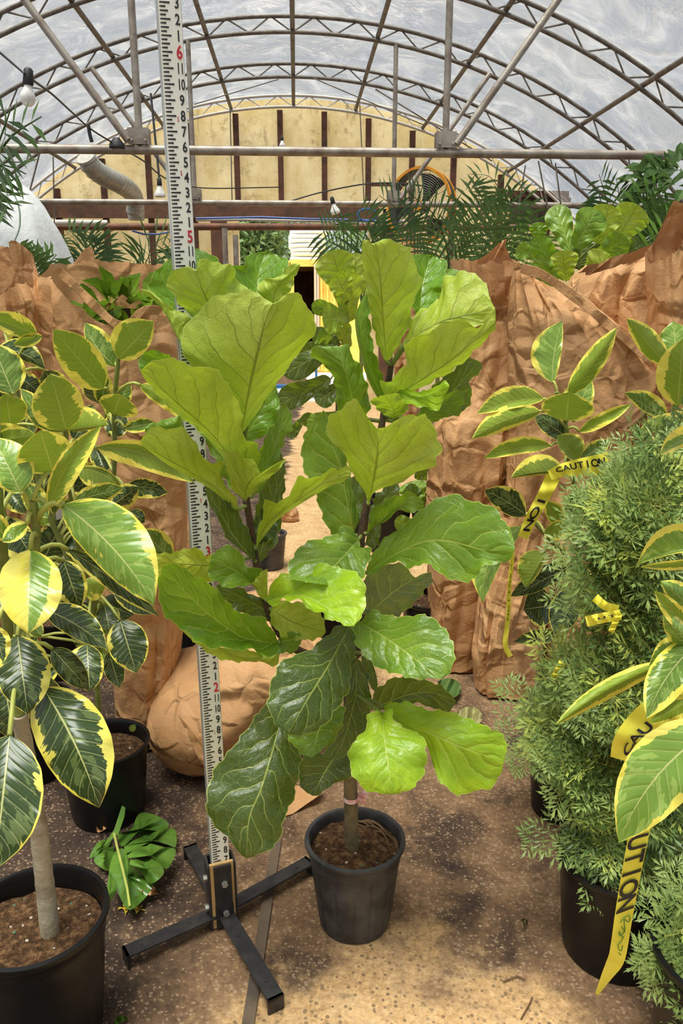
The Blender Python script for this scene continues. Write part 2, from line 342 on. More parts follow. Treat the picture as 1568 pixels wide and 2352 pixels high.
# ---------------------------------------------------------------- mesh helpers
def tagp(o, label=None, cat=None, group=None, kind=None):
    if label: o['label'] = label
    if cat: o['category'] = cat
    if group: o['group'] = group
    if kind: o['kind'] = kind
    return o
def link(name, me, mat=None, parent=None):
    o = bpy.data.objects.new(name, me); COL.objects.link(o)
    if mat is not None:
        me.materials.clear(); me.materials.append(M[mat] if isinstance(mat, str) else mat)
    if parent is not None: o.parent = parent
    return o
def empty(name, loc, label, cat, group=None):
    o = bpy.data.objects.new(name, None); COL.objects.link(o); o.location = loc; o.empty_display_size = .05
    return tagp(o, label, cat, group)
def inv(parent): return Vector(parent.location) if parent is not None else Vector((0, 0, 0))
class MB:
    """collects geometry in world coordinates; build() links one mesh object"""
    def __init__(s): s.v = []; s.f = []; s.uv = None
    def add(s, vs, fs):
        o = len(s.v); s.v += [tuple(p) for p in vs]; s.f += [tuple(i + o for i in f) for f in fs]; return s
    def box(s, lo, hi):
        x0, y0, z0 = lo; x1, y1, z1 = hi
        vs = [(x0,y0,z0),(x1,y0,z0),(x1,y1,z0),(x0,y1,z0),(x0,y0,z1),(x1,y0,z1),(x1,y1,z1),(x0,y1,z1)]
        return s.add(vs, [(0,3,2,1),(4,5,6,7),(0,1,5,4),(1,2,6,5),(2,3,7,6),(3,0,4,7)])
    def bar(s, a, b, w, h, up=(0,0,1), cham=0.0):
        a, b = Vector(a), Vector(b); d = (b-a).normalized(); sd = d.cross(Vector(up))
        if sd.length < 1e-4: sd = d.cross(Vector((1,0,0)))
        sd.normalize(); u = sd.cross(d)
        vs = []
        c = cham
        prof = [(-w/2,-h/2+c),(-w/2+c,-h/2),(w/2-c,-h/2),(w/2,-h/2+c),(w/2,h/2-c),(w/2-c,h/2),(-w/2+c,h/2),(-w/2,h/2-c)] if c else [(-w/2,-h/2),(w/2,-h/2),(w/2,h/2),(-w/2,h/2)]
        n = len(prof)
        for p in (a, b): vs += [p + sd*x + u*y for x, y in prof]
        fs = [(i, (i+1)%n, n+(i+1)%n, n+i) for i in range(n)] + [tuple(range(n))[::-1], tuple(range(n, 2*n))]
        return s.add(vs, fs)
    def tube(s, pts, r, n=8, cap=True, r_list=None):
        pts = [Vector(p) for p in pts]; m = len(pts); vs = []; fs = []
        prev = None
        for i, p in enumerate(pts):
            d = (pts[min(i+1, m-1)] - pts[max(i-1, 0)]).normalized()
            if prev is None:
                q = d.orthogonal().normalized()
            else:
                q = prev - d*prev.dot(d)
                q = q.normalized() if q.length > 1e-6 else d.orthogonal().normalized()
            prev = q; w = d.cross(q); rr = r_list[i] if r_list else r
            vs += [p + (q*cos(2*pi*k/n) + w*sin(2*pi*k/n))*rr for k in range(n)]
        for i in range(m-1):
            for k in range(n): fs.append((i*n+k, i*n+(k+1)%n, (i+1)*n+(k+1)%n, (i+1)*n+k))
        if cap: fs += [tuple(range(n))[::-1], tuple(range((m-1)*n, m*n))]
        return s.add(vs, fs)
    def lathe(s, prof, c=(0,0,0), n=40, rib=None):
        c = Vector(c); vs = []; fs = []; m = len(prof)
        for r, z in prof:
            for k in range(n):
                a = 2*pi*k/n; rr = r + (rib(a, z) if rib else 0)
                vs.append(c + Vector((rr*cos(a), rr*sin(a), z)))
        for i in range(m-1):
            for k in range(n): fs.append((i*n+k, i*n+(k+1)%n, (i+1)*n+(k+1)%n, (i+1)*n+k))
        return s.add(vs, fs)
    def mesh(s, name, off=Vector((0,0,0)), smooth=True):
        me = bpy.data.meshes.new(name)
        me.from_pydata([(x-off.x, y-off.y, z-off.z) for x, y, z in s.v], [], s.f)
        if smooth: me.polygons.foreach_set('use_smooth', [True]*len(me.polygons))
        me.update(); return me
    def build(s, name, mat, parent=None, smooth=True, off=None):
        o = inv(parent) if off is None else Vector(off)
        me = s.mesh(name, o, smooth); ob = link(name, me, mat, parent)
        if parent is None and off is not None: ob.location = off
        if smooth and len(me.vertices) > 8: autosmooth(me)
        return ob
def autosmooth(me, ang=50):
    bm = bmesh.new(); bm.from_mesh(me); la = radians(ang)
    for e in bm.edges:
        if len(e.link_faces) == 2 and e.calc_face_angle(0) > la: e.smooth = False
    bm.to_mesh(me); bm.free()
def cr(pts, n):
    """Catmull-Rom through pts, n samples at equal arc length"""
    p = np.array([[*q] for q in pts], float); m = len(p)
    if m == 2: d = p
    else:
        e = np.vstack([2*p[0]-p[1], p, 2*p[-1]-p[-2]]); out = []
        for i in range(m-1):
            a, b, c, dd = e[i], e[i+1], e[i+2], e[i+3]
            for t in np.linspace(0, 1, 10, endpoint=False):
                out.append(.5*((2*b)+(c-a)*t+(2*a-5*b+4*c-dd)*t*t+(3*b-a-3*c+dd)*t**3))
        out.append(p[-1]); d = np.array(out)
    L = np.concatenate([[0], np.cumsum(np.linalg.norm(np.diff(d, axis=0), axis=1))])
    s = np.linspace(0, L[-1], n)
    return np.stack([np.interp(s, L, d[:, k]) for k in range(d.shape[1])], 1)

# ---------------------------------------------------------------- leaves
NU, NV = 44, 10
FIC_T = [0, .03, .10, .22, .38, .55, .70, .83, .93, .975, 1]; FIC_W = [0, .30, .60, .88, 1, .98, .84, .58, .26, .09, 0]
FIG_T = [0, .03, .10, .22, .36, .52, .68, .82, .92, .98, 1]; FIG_W = [0, .34, .52, .56, .64, .84, 1, .97, .72, .34, 0]
def outline(base, tip, a, b, bend, kind):
    base, tip = np.array(base, float), np.array(tip, float); d = tip - base; L = np.linalg.norm(d) + 1e-6
    e = d/L; lf = np.array((e[1], -e[0])); t = np.linspace(0, 1, NU)
    T, W = (FIC_T, FIC_W) if kind == 'fic' else (FIG_T, FIG_W)
    w = np.interp(t, T, W); w = np.convolve(np.concatenate([[0], w, [0]]), [.2, .6, .2], 'valid'); w[0] = w[-1] = 0
    mid = base + np.outer(t, d) + np.outer(4*t*(1-t)*bend, lf)
    return mid, mid + np.outer(w*a, lf), mid - np.outer(w*b, lf)
def leaf_mesh(m, l, r, Y0, Y1, el, er, bow, rip, seed, top, quilt=.0):
    rnd = random.Random(seed); ph = [rnd.uniform(0, 6.28) for _ in range(4)]; fq = rnd.uniform(4.5, 7.5)
    vs = []; uvs = []
    for i in range(NU):
        u = i/(NU-1); yb = Y0 + (Y1-Y0)*u + bow*4*u*(1-u); env = sin(pi*min(1, u*1.05+.02))
        for j in range(2*NV+1):
            v = (j-NV)/NV; s = abs(v); e = l[i] if v < 0 else r[i]
            q = m[i] + (e-m[i])*s
            y = yb + (el if v < 0 else er)*s**1.6*max(.15, env)
            y += rip*s*s*sin(fq*6.28*u*.5 + ph[0 if v < 0 else 1])*env + rip*.35*sin(5*u+ph[2])*cos(4*v+ph[3])*env
            y -= quilt*env*s*(1-s*.6)*abs(sin(pi*(6.2*u-1.7*s+.35+(.2 if v > 0 else -.2))))
            vs.append(P(q[0], q[1], y)); uvs.append((u, (v+1)/2))
    W = 2*NV+1; fs = [(i*W+j, (i+1)*W+j, (i+1)*W+j+1, i*W+j+1) for i in range(NU-1) for j in range(W-1)]
    tot = 0
    for f in fs:
        a, b, c, d = (vs[k] for k in f); nr = (c-a).cross(d-b); tot += nr.dot(Vector((0, 0, CAM_H)) - a)
    if (tot > 0) != top: fs = [f[::-1] for f in fs]
    return vs, fs, uvs
def leaf_obj(parent, vs, fs, uvs, mat, col, name='leaf'):
    off = inv(parent); me = bpy.data.meshes.new(name); me.from_pydata([tuple(p-off) for p in vs], [], fs)
    lay = me.uv_layers.new(name='UVMap'); idx = np.empty(len(me.loops), np.int32); me.loops.foreach_get('vertex_index', idx)
    lay.data.foreach_set('uv', np.array(uvs, np.float32)[idx].ravel())
    me.polygons.foreach_set('use_smooth', [True]*len(me.polygons)); me.update()
    o = link(name, me, mat, parent); o.color = col; return o
def nearest(stems, p):
    best = None
    for st in stems:
        for i in range(len(st)-1):
            a, b = st[i], st[i+1]; d = b-a; t = max(0, min(1, (p-a).dot(d)/max(d.length_squared, 1e-9))); q = a+d*t
            if best is None or (q-p).length < (best-p).length: best = q
    return best
_seed = [100]
def petiole(parent, leaf, p, q, r=.0035, mat='stem_green', sag=0.0):
    off = Vector(leaf.parent.location) if leaf.parent else Vector((0,0,0))
    mid = (p+q)/2 + Vector((0, 0, sag)); m = MB().tube([q, (q+mid)/2 + Vector((0,0,sag*.3)), mid, (p+mid)/2 + Vector((0,0,sag*.3)), p], r, 7)
    me = m.mesh('petiole', off); o = link('petiole', me, mat, leaf); return o
TOPC = {'bright': sr(140, 180, 30), 'mid': sr(100, 138, 38), 'sat': sr(88, 136, 22), 'dark': sr(56, 80, 35), 'deep': sr(56, 80, 35),
        'grey': sr(98, 114, 86), 'yel': sr(176, 190, 40), 'u': sr(128, 158, 33), 'ub': sr(128, 158, 33), 'ud': sr(128, 158, 33)}
def fig_leaf(parent, stems, mode, col, Mid, L, R, Y0, Y1, el=0.0, er=0.0, bow=0.0, rip=.006, pet=True):
    _seed[0] += 1
    m = cr(Mid, NU); l = cr([Mid[0]] + L + [Mid[-1]], NU); r = cr([Mid[0]] + R + [Mid[-1]], NU)
    rn = random.Random(_seed[0]*3)
    for e in (l, r):
        d = np.linalg.norm(np.diff(e, axis=0), axis=1).sum(); k = max(3, d/rn.uniform(34, 52)); p0, p1 = rn.uniform(0, 6), rn.uniform(0, 6)
        for i in range(2, NU-2):
            w = e[i]-m[i]; n_ = np.linalg.norm(w)
            if n_ > 14: e[i] = e[i] + w/n_*(2.6*sin(6.28*k*i/NU+p0) + 1.6*sin(6.28*k*1.9*i/NU+p1))
    vs, fs, uv = leaf_mesh(m, l, r, Y0, Y1, el, er, bow, rip*1.3, _seed[0], mode == 'T', .006 if mode == 'T' else -.004)
    o = leaf_obj(parent, vs, fs, uv, 'fig_leaf', TOPC[col] + (1,))
    if pet and stems:
        p = P(*Mid[0], Y0); q = nearest(stems, p)
        if .01 < (q-p).length < .34: petiole(parent, o, p, q, .004)
    return o
def leafc(parent, stems, mode, col, base, tip, a, b, Y0, Y1, bend=0, el=0., er=0., bow=0., rip=.004, kind='fic', thr=.75, half=0, node=None, pet=True, pr=.0035):
    _seed[0] += 1
    m, l, r = outline(base, tip, a, b, bend, kind)
    rn = random.Random(_seed[0]*5)
    if not el and not er: el, er = rn.uniform(-.022, .022), rn.uniform(-.022, .022)
    if not bow: bow = rn.uniform(-.02, .005)
    vs, fs, uv = leaf_mesh(m, l, r, Y0, Y1, el, er, bow, rip, _seed[0], mode == 'T')
    c = RUBC.get(col) or TOPC.get(col)
    mat = {0: 'rubber_leaf', 1: 'rubber_leaf_half', -1: 'rubber_leaf_half_b'}[half] if kind == 'fic' else 'fig_leaf'
    o = leaf_obj(parent, vs, fs, uv, mat, tuple(c) + (thr,))
    if pet and (stems or node):
        p = P(*base, Y0); q = Vector(node) if node else nearest(stems, p)
        if .008 < (q-p).length < .4: petiole(parent, o, p, q, pr, 'petiole_y' if kind == 'fic' else 'stem_green', .012)
    return o
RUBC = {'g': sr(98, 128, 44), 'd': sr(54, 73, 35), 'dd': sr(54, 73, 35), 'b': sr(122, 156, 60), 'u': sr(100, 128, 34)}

# ---------------------------------------------------------------- pots
def pot_parts(t, c, z0, h, rt, rb, mat='black_plastic', ribs=0, soil=.035, soil_mat='soil', n=56):
    def rib(a, z):
        if not ribs or z > h*.80 or z < h*.08: return 0
        return -.0035*max(0, sin(a*ribs))**6 * min(1, (h*.80-z)/(h*.06))
    prof = [(0, .004), (rb*.9, .0), (rb, .004), (rb+(rt-rb)*.12, h*.10), (rb+(rt-rb)*.45, h*.45), (rb+(rt-rb)*.72, h*.76), (rb+(rt-rb)*.82, h*.80), (rt*.97, h*.86), (rt*.975, h*.93), (rt+.002, h*.945), (rt+.006, h*.975),
            (rt+.005, h), (rt-.004, h+.001), (rt-.008, h*.97), (rt*.94, h*.85), (rb+(rt-rb)*.6, h*.6), (rb*.9, .02), (0, .015)]
    MB().lathe(prof, (c[0], c[1], z0), n, rib).build('pot', mat, t)
    m = MB(); rs = rt*.93; rings = 10; vs = []; fs = []
    for i in range(rings+1):
        r = rs*i/rings
        for k in range(36):
            a = 2*pi*k/36; x = c[0]+r*cos(a); y = c[1]+r*sin(a)
            vs.append((x, y, z0+h-soil+.010*noise.noise(Vector((x*22, y*22, 3)))+.006*noise.noise(Vector((x*60, y*60, 1)))))
    for i in range(rings):
        for k in range(36): fs.append((i*36+k, i*36+(k+1)%36, (i+1)*36+(k+1)%36, (i+1)*36+k))
    m.add(vs, fs).build('soil', soil_mat, t)
# ================================================================ THE HOUSE
CZ, R_IN, R_OUT = -1.74, 5.76, 5.90          # arch centre height, chord radii
Y_WALL = 11.75
def arch(x, R): return CZ + sqrt(max(0, R*R - x*x))
def archp(t, R, y): return Vector((R*sin(t), y, CZ + R*cos(t)))
TMAX = math.acos(-CZ/5.90*-1 if False else (1.74/5.90))   # angle at which the arch meets the ground

m = MB(); nx, ny = 60, 90; vs = []; fs = []
for j in range(ny+1):
    for i in range(nx+1): vs.append((-9+18*i/nx, -5+17*j/ny, 0))
for j in range(ny):
    for i in range(nx): a = j*(nx+1)+i; fs.append((a, a+1, a+nx+2, a+nx+1))
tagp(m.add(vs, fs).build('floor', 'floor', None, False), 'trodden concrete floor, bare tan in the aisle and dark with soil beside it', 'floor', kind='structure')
tagp(MB().add([(-40,12,-.005),(40,12,-.005),(40,60,-.005),(-40,60,-.005)], [(0,1,2,3)]).build('ground', 'concrete_out', None, False),
     'pale concrete yard outside the end door', 'ground', kind='structure')

ARCH_Y = [-1.8, -.3, 1.2, 2.7, 4.2, 5.7, 7.2, 8.65, 10.2, 11.62]
m = MB(); vs = []; fs = []; na, nl = 96, 120
for j in range(nl+1):
    y = -3.2 + (Y_WALL+3.2)*j/nl
    k = min(range(len(ARCH_Y)), key=lambda q: abs(ARCH_Y[q]-y)); d = min(1, abs(ARCH_Y[k]-y)/.75)
    for i in range(na+1):
        t = -TMAX*1.0 + 2*TMAX*i/na
        r = R_OUT + .03 + .035*sin(d*pi/2) + .018*noise.noise(Vector((t*9, y*1.4, 0))) + .008*noise.noise(Vector((t*26, y*4, 5)))
        vs.append(archp(t, r, y))
for j in range(nl):
    for i in range(na): a = j*(na+1)+i; fs.append((a, a+1, a+na+2, a+na+1))
tagp(m.add(vs, fs).build('ceiling', 'film'), 'clear wrinkled plastic film stretched over the arched roof', 'ceiling', kind='structure')

# trusses -------------------------------------------------------------
def truss(y, mat):
    lab = {5.7: 'arched steel roof truss that carries the tie bar with the lamp cord', 7.2: 'arched steel roof truss between the two tie bars', 8.65: 'arched steel roof truss that carries the tie bar before the fan',
           10.2: 'arched steel roof truss between the far tie bar and the end wall', 11.62: 'pale arched truss lying against the cream end wall'}[y]
    t = empty('roof_truss', (0, y, 0), lab, 'truss', 'roof trusses under the film')
    N = 72; ts = [-TMAX + 2*TMAX*i/N for i in range(N+1)]
    MB().tube([archp(a, R_OUT, y) for a in ts], .020, 8).build('upper_chord', mat, t)
    MB().tube([archp(a, R_IN, y) for a in ts], .020, 8).build('lower_chord', mat, t)
    nb = 52; dt = 1.9/nb; me = None
    for i in range(nb):
        t0 = -.95 + dt*i; a, b = (R_IN, R_OUT) if i % 2 == 0 else (R_OUT, R_IN)
        MB().tube([archp(t0, a, y), archp(t0+dt, b, y)], .008, 5).build('web_bar', mat, t)
    return t
for y in ARCH_Y:
    if y > 5: truss(y, 'steel_dark' if y < 11 else 'white_pipe')
for x in (-4.2, -3.0, -1.78, -.85, 0, .85, 1.78, 3.0, 4.2):
    a = math.asin(x/5.83); p = archp(a, 5.80, 0)
    o = MB().tube([(p.x, -1, p.z), (p.x, 4, p.z), (p.x, 8, p.z), (p.x, 11.7, p.z)], .024, 8).build('purlin', 'steel_dark')
    tagp(o, 'dark steel purlin tube running lengthwise under the roof arches', 'purlin', 'roof purlins')

# tie bars with posts and braces ----------------------------------------
def tie(y, zb, xp, bars, label):
    t = empty('tie_bar', (0, y, zb), label, 'tie bar', None)
    hw = sqrt(R_IN**2 - (zb-CZ)**2)
    MB().tube([(-hw, y, zb), (0, y, zb), (hw, y, zb)], .030, 12).build('bar', 'galv', t)
    for s in (-1, 1):
        zt = arch(xp, R_IN)
        MB().tube([(s*xp, y, zb+.03), (s*xp, y, zt)], .024, 10).build('post', 'galv', t)
        x2 = xp+.95; z2 = arch(x2+.0, R_IN)
        MB().tube([(s*(xp+.07), y-.03, zb+.05), (s*x2, y-.03, z2)], .024, 10).build('brace', 'galv', t)
        b = MB().box((s*xp-.07, y-.035, zb+.028), (s*xp+.07, y-.027, zb+.13)).box((s*xp-.07, y+.027, zb+.028), (s*xp+.07, y+.035, zb+.13))
        br = b.build('bracket', 'galv', t, False)
        for q in (-.045, .045):
            MB().tube([(s*xp+q, y-.045, zb+.055), (s*xp+q, y+.045, zb+.055)], .009, 6).build('bolt', 'bolt', br, off=t.location)
p1 = P(1017, 352, 5.7); p2 = P(903, 470, 8.65)
tie(5.7, P(784, 349, 5.7).z, (P(1020, 330, 5.7).x - P(318, 325, 5.7).x)/2, 0, 'galvanised tie bar with braces, the lamp cord hung just above it')
tie(8.65, P(784, 468, 8.65).z, (P(903, 430, 8.65).x - P(445, 430, 8.65).x)/2, 0, 'galvanised tie bar with posts and braces that crosses in front of the orange fan')

# end wall ----------------------------------------------------------------
wall = empty('wall_back', (0, Y_WALL, 0), 'end wall of stained cream film panels on brown timber studs', 'wall'); wall['kind'] = 'structure'
def wx(px, py=400): return P(px, py, Y_WALL).x
def wz_(py): return P(680, py, Y_WALL).z
dx0, dx1, dz = wx(522, 560), wx(872, 560), wz_(508)
stud_x = [wx(p) for p in (128, 237, 342, 443, 545, 645, 745, 845, 945, 1040, 1150, 1262)]
sp = stud_x[5]-stud_x[4]; lo = stud_x[0]; hi = stud_x[-1]
while lo-sp > -5.5: lo -= sp; stud_x.insert(0, lo)
while hi+sp < 5.5: hi += sp; stud_x.append(hi)
zh = wz_(480)
edges = [-5.6] + stud_x + [5.6]
for a, b in zip(edges[:-1], edges[1:]):
    if b-a < .05: continue
    n = 8; vs = []; fs = []; xs = [a+(b-a)*i/n for i in range(n+1)]; rows = 12
    for z_lo, z_hi, tag_ in ((zh, None, 'u'), (0, zh, 'l')):
        if tag_ == 'l' and a > dx0-.35 and b < dx1+.35: continue
        vs = []; fs = []
        for x in xs:
            zt = arch(x, R_OUT) if z_hi is None else min(z_hi, arch(x, R_OUT))
            for k in range(rows+1):
                f = k/rows; z = z_lo+(max(zt, z_lo)-z_lo)*f
                vs.append((x, Y_WALL+.03+.025*sin(pi*(x-a)/(b-a))*(.6+.6*noise.noise(Vector((x, z*2, 0)))), z))
        for i in range(n):
            for k in range(rows): q = i*(rows+1)+k; fs.append((q, q+rows+1, q+rows+2, q+1))
        if max(v[2] for v in vs) - min(v[2] for v in vs) > .05: MB().add(vs, fs).build('panel', 'cream_film', wall)
for x in stud_x:
    zt = arch(x, R_IN)-.02
    if zt < .4: continue
    z0 = zh if dx0 < x < dx1 else 0
    MB().box((x-.038, Y_WALL-.05, z0), (x+.038, Y_WALL+.02, zt)).build('stud', 'wood_dark', wall, False)
MB().box((wx(100, 490), Y_WALL-.10, wz_(505)), (wx(868, 490), Y_WALL-.051, wz_(476))).build('header', 'timber', wall, False)
MB().box((dx0-.22, Y_WALL-.09, 0), (dx0, Y_WALL+.04, dz)).build('jamb', 'timber', wall, False)
MB().box((dx1, Y_WALL-.09, 0), (dx1+.2, Y_WALL+.04, dz)).build('jamb', 'timber', wall, False)
# framed hatch on the right of the wall
hx0, hx1, hz0, hz1 = wx(1168, 480), wx(1290, 480), wz_(520), wz_(452)
MB().box((hx0, Y_WALL-.07, hz0), (hx1, Y_WALL-.052, hz1)).build('hatch', 'lath', wall, False)
MB().box((hx0-.05, Y_WALL-.12, hz1), (hx1+.05, Y_WALL-.05, hz1+.09)).build('hatch_frame', 'wood_dark', wall, False)
MB().box((hx1-.02, Y_WALL-.12, hz0), (hx1+.08, Y_WALL-.05, hz1)).build('hatch_frame', 'wood_dark', wall, False)
MB().box((wx(850, 420), Y_WALL-.11, wz_(428)), (wx(935, 420), Y_WALL-.051, wz_(420))).build('rail', 'wood_dark', wall, False)
MB().box((wx(1098, 490), Y_WALL-.14, wz_(508)), (wx(1112, 490), Y_WALL-.09, wz_(462))).build('block', 'cardboard', wall, False)

# pipes across the wall
y = 10.9
o = MB().tube([P(110, 521, y), P(400, 521, y), P(760, 521, y), P(1290, 524, y)], .045, 12).build('water_pipe', 'rust')
tagp(o, 'rusty brown water pipe crossing in front of the end wall', 'pipe')
o = MB().tube([P(108, 512, y-.12), P(180, 512, y-.12), P(247, 513, y-.12)], .04, 12).build('plastic_pipe', 'white_pipe')
tagp(o, 'short white plastic pipe resting along the rusty water pipe', 'pipe')
o = MB().tube([P(450, 502, y), P(600, 499, y), P(700, 503, y), P(840, 506, y), P(920, 514, y)], .014, 6).build('wire_bundle', 'blue_wire')
tagp(o, 'thin blue and grey wires strung below the timber header', 'wire')
o = MB().tube([P(450, 506, y+.03), P(560, 505, y+.03), P(760, 509, y+.03), P(930, 508, y+.03)], .016, 6).build('wire_bundle', 'white_pipe')
tagp(o, 'pale cable strung under the blue wires at the door head', 'wire')
o = MB().tube([P(303, 530, y-.2), P(330, 538, y-.2), P(362, 538, y-.2), P(392, 532, y-.2)], .012, 6).build('blue_hose', 'blue_wire')
tagp(o, 'drooping blue hose hanging under the rusty pipe', 'hose')
o = MB().tube([P(843+22*cos(a), 493+14*sin(a), y-.1) for a in np.linspace(0, 6.2, 16)], .012, 6).build('hose_coil', 'blue')
tagp(o, 'small coil of blue hose beside the door head', 'hose')
for px, top, mt in ((522, 524, 'galv'), (546, 540, 'galv')):
    b = P(px, 705, 10.6); o = MB().tube([(b.x, b.y, 0), (b.x, b.y, P(px, top, 10.6).z)], .035, 10).build('grey_post', mt)
    tagp(o, 'short grey post standing inside the end door', 'post', 'grey posts by the door')
# hanging rods and wires
def rod(name, label, a, b, r=.006, mat='cable', group=None, cat='wire'):
    return tagp(MB().tube([a, (Vector(a)+Vector(b))/2, b], r, 6).build(name, mat), label, cat, group)
rod('hanging_cable', 'black cable hanging from the roof to the flood bulb', P(346, 215, 7.2), P(366, 415, 7.0), .010)
rod('hanging_wire', 'thin wire hanging between roof and tie bar before the wall', P(528, 240, 9), P(533, 470, 9), .006, 'wire', 'hanging wires')
rod('hanging_wire', 'thin wire hanging between roof and tie bar before the wall', P(826, 240, 9), P(836, 470, 9), .006, 'wire', 'hanging wires')
rod('hanging_wire', 'thin wire hanging between roof and tie bar before the wall', P(122, 360, 9), P(125, 520, 9), .008, 'wire', 'hanging wires')
rod('cross_wire', 'slanting bracing wire under the last trusses', P(445, 240, 9.9), P(640, 182, 9.9), .006, 'steel_dark', 'bracing wires')
rod('cross_wire', 'slanting bracing wire under the last trusses', P(720, 180, 9.9), P(975, 288, 9.9), .006, 'steel_dark', 'bracing wires')
rod('cross_wire', 'slanting bracing wire under the last trusses', P(862, 205, 9.9), P(1130, 370, 9.9), .008, 'steel_dark', 'bracing wires')
for a, b, yy in (((1236, 370), (1258, 480), 8.6), ((1275, 375), (1290, 490), 8.6), ((1206, 380), (1192, 470), 8.8), ((90, 355), (68, 440), 7.2)):
    rod('strut_rod', 'thin steel rod hanging from a roof arch beside the wall', P(*a, yy), P(*b, yy), .008, 'steel_dark', 'hanging rods', 'rod')

# lamps ------------------------------------------------------------------
def bulb(px, py, Y, s, flood, label, tilt=0.0):
    c = P(px, py, Y); t = empty('light_bulb', c, label, 'light bulb')
    if flood: prof = [(0, -.045), (.030, -.045), (.046, -.040), (.048, -.030), (.040, -.008), (.024, .020), (.017, .040), (.016, .052)]
    else: prof = [(0, -.034), (.014, -.031), (.025, -.020), (.030, -.004), (.027, .012), (.020, .026), (.015, .040), (.014, .046)]
    g = MB().lathe([(r*s, z*s) for r, z in prof], c, 24).build('glass', 'bulb', t)
    k = MB().lathe([(0, .110*s), (.010*s, .108*s), (.018*s, .10*s), (.021*s, .050*s), (.017*s, .044*s), (0, .044*s)], c, 20).build('socket', 'cable', t)
    t.rotation_euler = (0, tilt, 0); return t
bulb(64, 224, 3.5, 1.0, False, 'white pear-shaped bulb in a black socket on the sagging cord', .12)
bulb(367, 440, 7.0, 1.0, True, 'white flood bulb hanging from a black cable beside the measuring pole')
bulb(768, 480, 7.6, 1.0, True, 'white flood bulb hanging in front of the timber door header', -.25)
bulb(648, 330, 9.6, .75, True, 'small round white fitting on the middle stud of the end wall')
o = MB().tube([tuple(q) for q in cr([P(-30, 95, 3.5), P(25, 142, 3.5), P(70, 180, 3.52), P(118, 215, 4.0), P(162, 255, 4.6), P(208, 296, 5.2), P(262, 330, 5.66)], 40)], .005, 6).build('lamp_wire', 'cable')
tagp(o, 'sagging black lamp cord looped from the roof to the tie bar', 'cord')
o = MB().tube([tuple(q) for q in cr([P(203, 288, 5.2), P(206, 308, 5.2), P(211, 326, 5.2)], 8)], .012, 6).build('lamp_wire', 'cable')
tagp(o, 'short black cord end dangling from the sagging lamp cord', 'cord')
o = MB().tube([tuple(q) for q in cr([P(268, 335, 5.66), P(330, 370, 6.3), P(385, 412, 7.0), P(470, 432, 8.4), P(640, 430, 9.4)], 30)], .006, 6).build('lamp_wire', 'cable')
tagp(o, 'thin black cord running from the tie bar towards the end wall', 'cord')
o = MB().lathe([(0, .03), (.02, .03), (.05, -.01), (.052, -.03), (.04, -.03)], P(268, 328, 5.64), 16).build('lamp_holder', 'cable'); o.location = (0, 0, 0)
tagp(o, 'empty black lamp holder hung just above the tie bar', 'lamp holder')
o = MB().tube([tuple(q) for q in cr([P(640, 470, 9.2), P(745, 440, 9.2), P(870, 420, 9.0), P(1000, 430, 9.0)], 20)], .008, 5).build('lamp_wire', 'cable')
tagp(o, 'thin cord slung from the wall towards the orange fan', 'cord')

# flexible duct
pts = cr([P(196, 360, 9.2), P(212, 385, 9.3), P(240, 405, 9.5), P(275, 422, 9.8), P(300, 440, 10.2), P(310, 462, 10.4), P(310, 490, 10.5)], 60)
o = MB().tube([tuple(q) for q in pts], .1, 14, True, [.105 + .011*sin(i*2.1) for i in range(60)]).build('flexible_duct', 'duct')
tagp(o, 'grey ribbed flexible air duct bending down to the end wall', 'duct')
o = MB().lathe([(0, -.1), (.1, -.1), (.11, 0), (.1, .1), (0, .1)], P(312, 486, 10.6), 16).build('duct_blower', 'duct')
tagp(o, 'small round blower at the lower end of the grey duct', 'blower')

# fan ----------------------------------------------------------------------
fc = P(968, 474, 8.95); fan = empty('drum_fan', fc, 'large orange drum fan with black blades behind the palm fronds', 'fan')
fr_ = .372; ang = radians(38)
ax = Vector((sin(ang)*-1, -cos(ang), 0)); sx = Vector((cos(ang), -sin(ang), 0)); up = Vector((0, 0, 1))
def fp(r, a, d): return fc + sx*(r*cos(a)) + up*(r*sin(a)) + ax*d
def ring(r0, r1, d0, d1, n=56):
    vs = []; fs = []
    for k in range(n):
        a = 2*pi*k/n; vs += [fp(r0, a, d0), fp(r1, a, d0), fp(r1, a, d1), fp(r0, a, d1)]
    for k in range(n):
        q = (k+1) % n
        for e in range(4): fs.append((k*4+e, k*4+(e+1)%4, q*4+(e+1)%4, q*4+e))
    return MB().add(vs, fs)
ring(fr_-.006, fr_, -.07, .07).build('drum', 'fan_black', fan, off=None)
ring(fr_-.004, fr_+.024, .055, .08).build('front_rim', 'orange', fan)
ring(fr_-.004, fr_+.010, -.08, -.06).build('rear_rim', 'orange', fan)
g = MB()
for r in np.linspace(.07, fr_-.01, 15): g.tube([fp(r, a, .075) for a in np.linspace(0, 2*pi, 37)], .0022, 4, False)
for a in np.linspace(0, 2*pi, 16, endpoint=False): g.tube([fp(.05, a, .078), fp(fr_, a, .078)], .0028, 4)
tagp(g.build('guard_wire', 'wire', fan), kind='stuff')
ring(.001, .062, .05, .095, 24).build('hub', 'orange', fan)
for k in range(3):
    a0 = 2*pi*k/3 + 1.0; vs = []; fs = []
    for i in range(9):
        r = .05 + (fr_-.09)*i/8
        for j in range(7):
            w = (.30 + .42*i/8)*(j/6-.5)*1.25; vs.append(fp(r, a0+w+.15*i/8, -.005+.08*(j/6-.5)))
    for i in range(8):
        for j in range(6): q = i*7+j; fs.append((q, q+1, q+8, q+7))
    MB().add(vs, fs).build('blade', 'fan_black', fan)
MB().tube([fp(0, 0, -.10), fp(0, 0, .05)], .06, 12).build('motor', 'fan_black', fan)
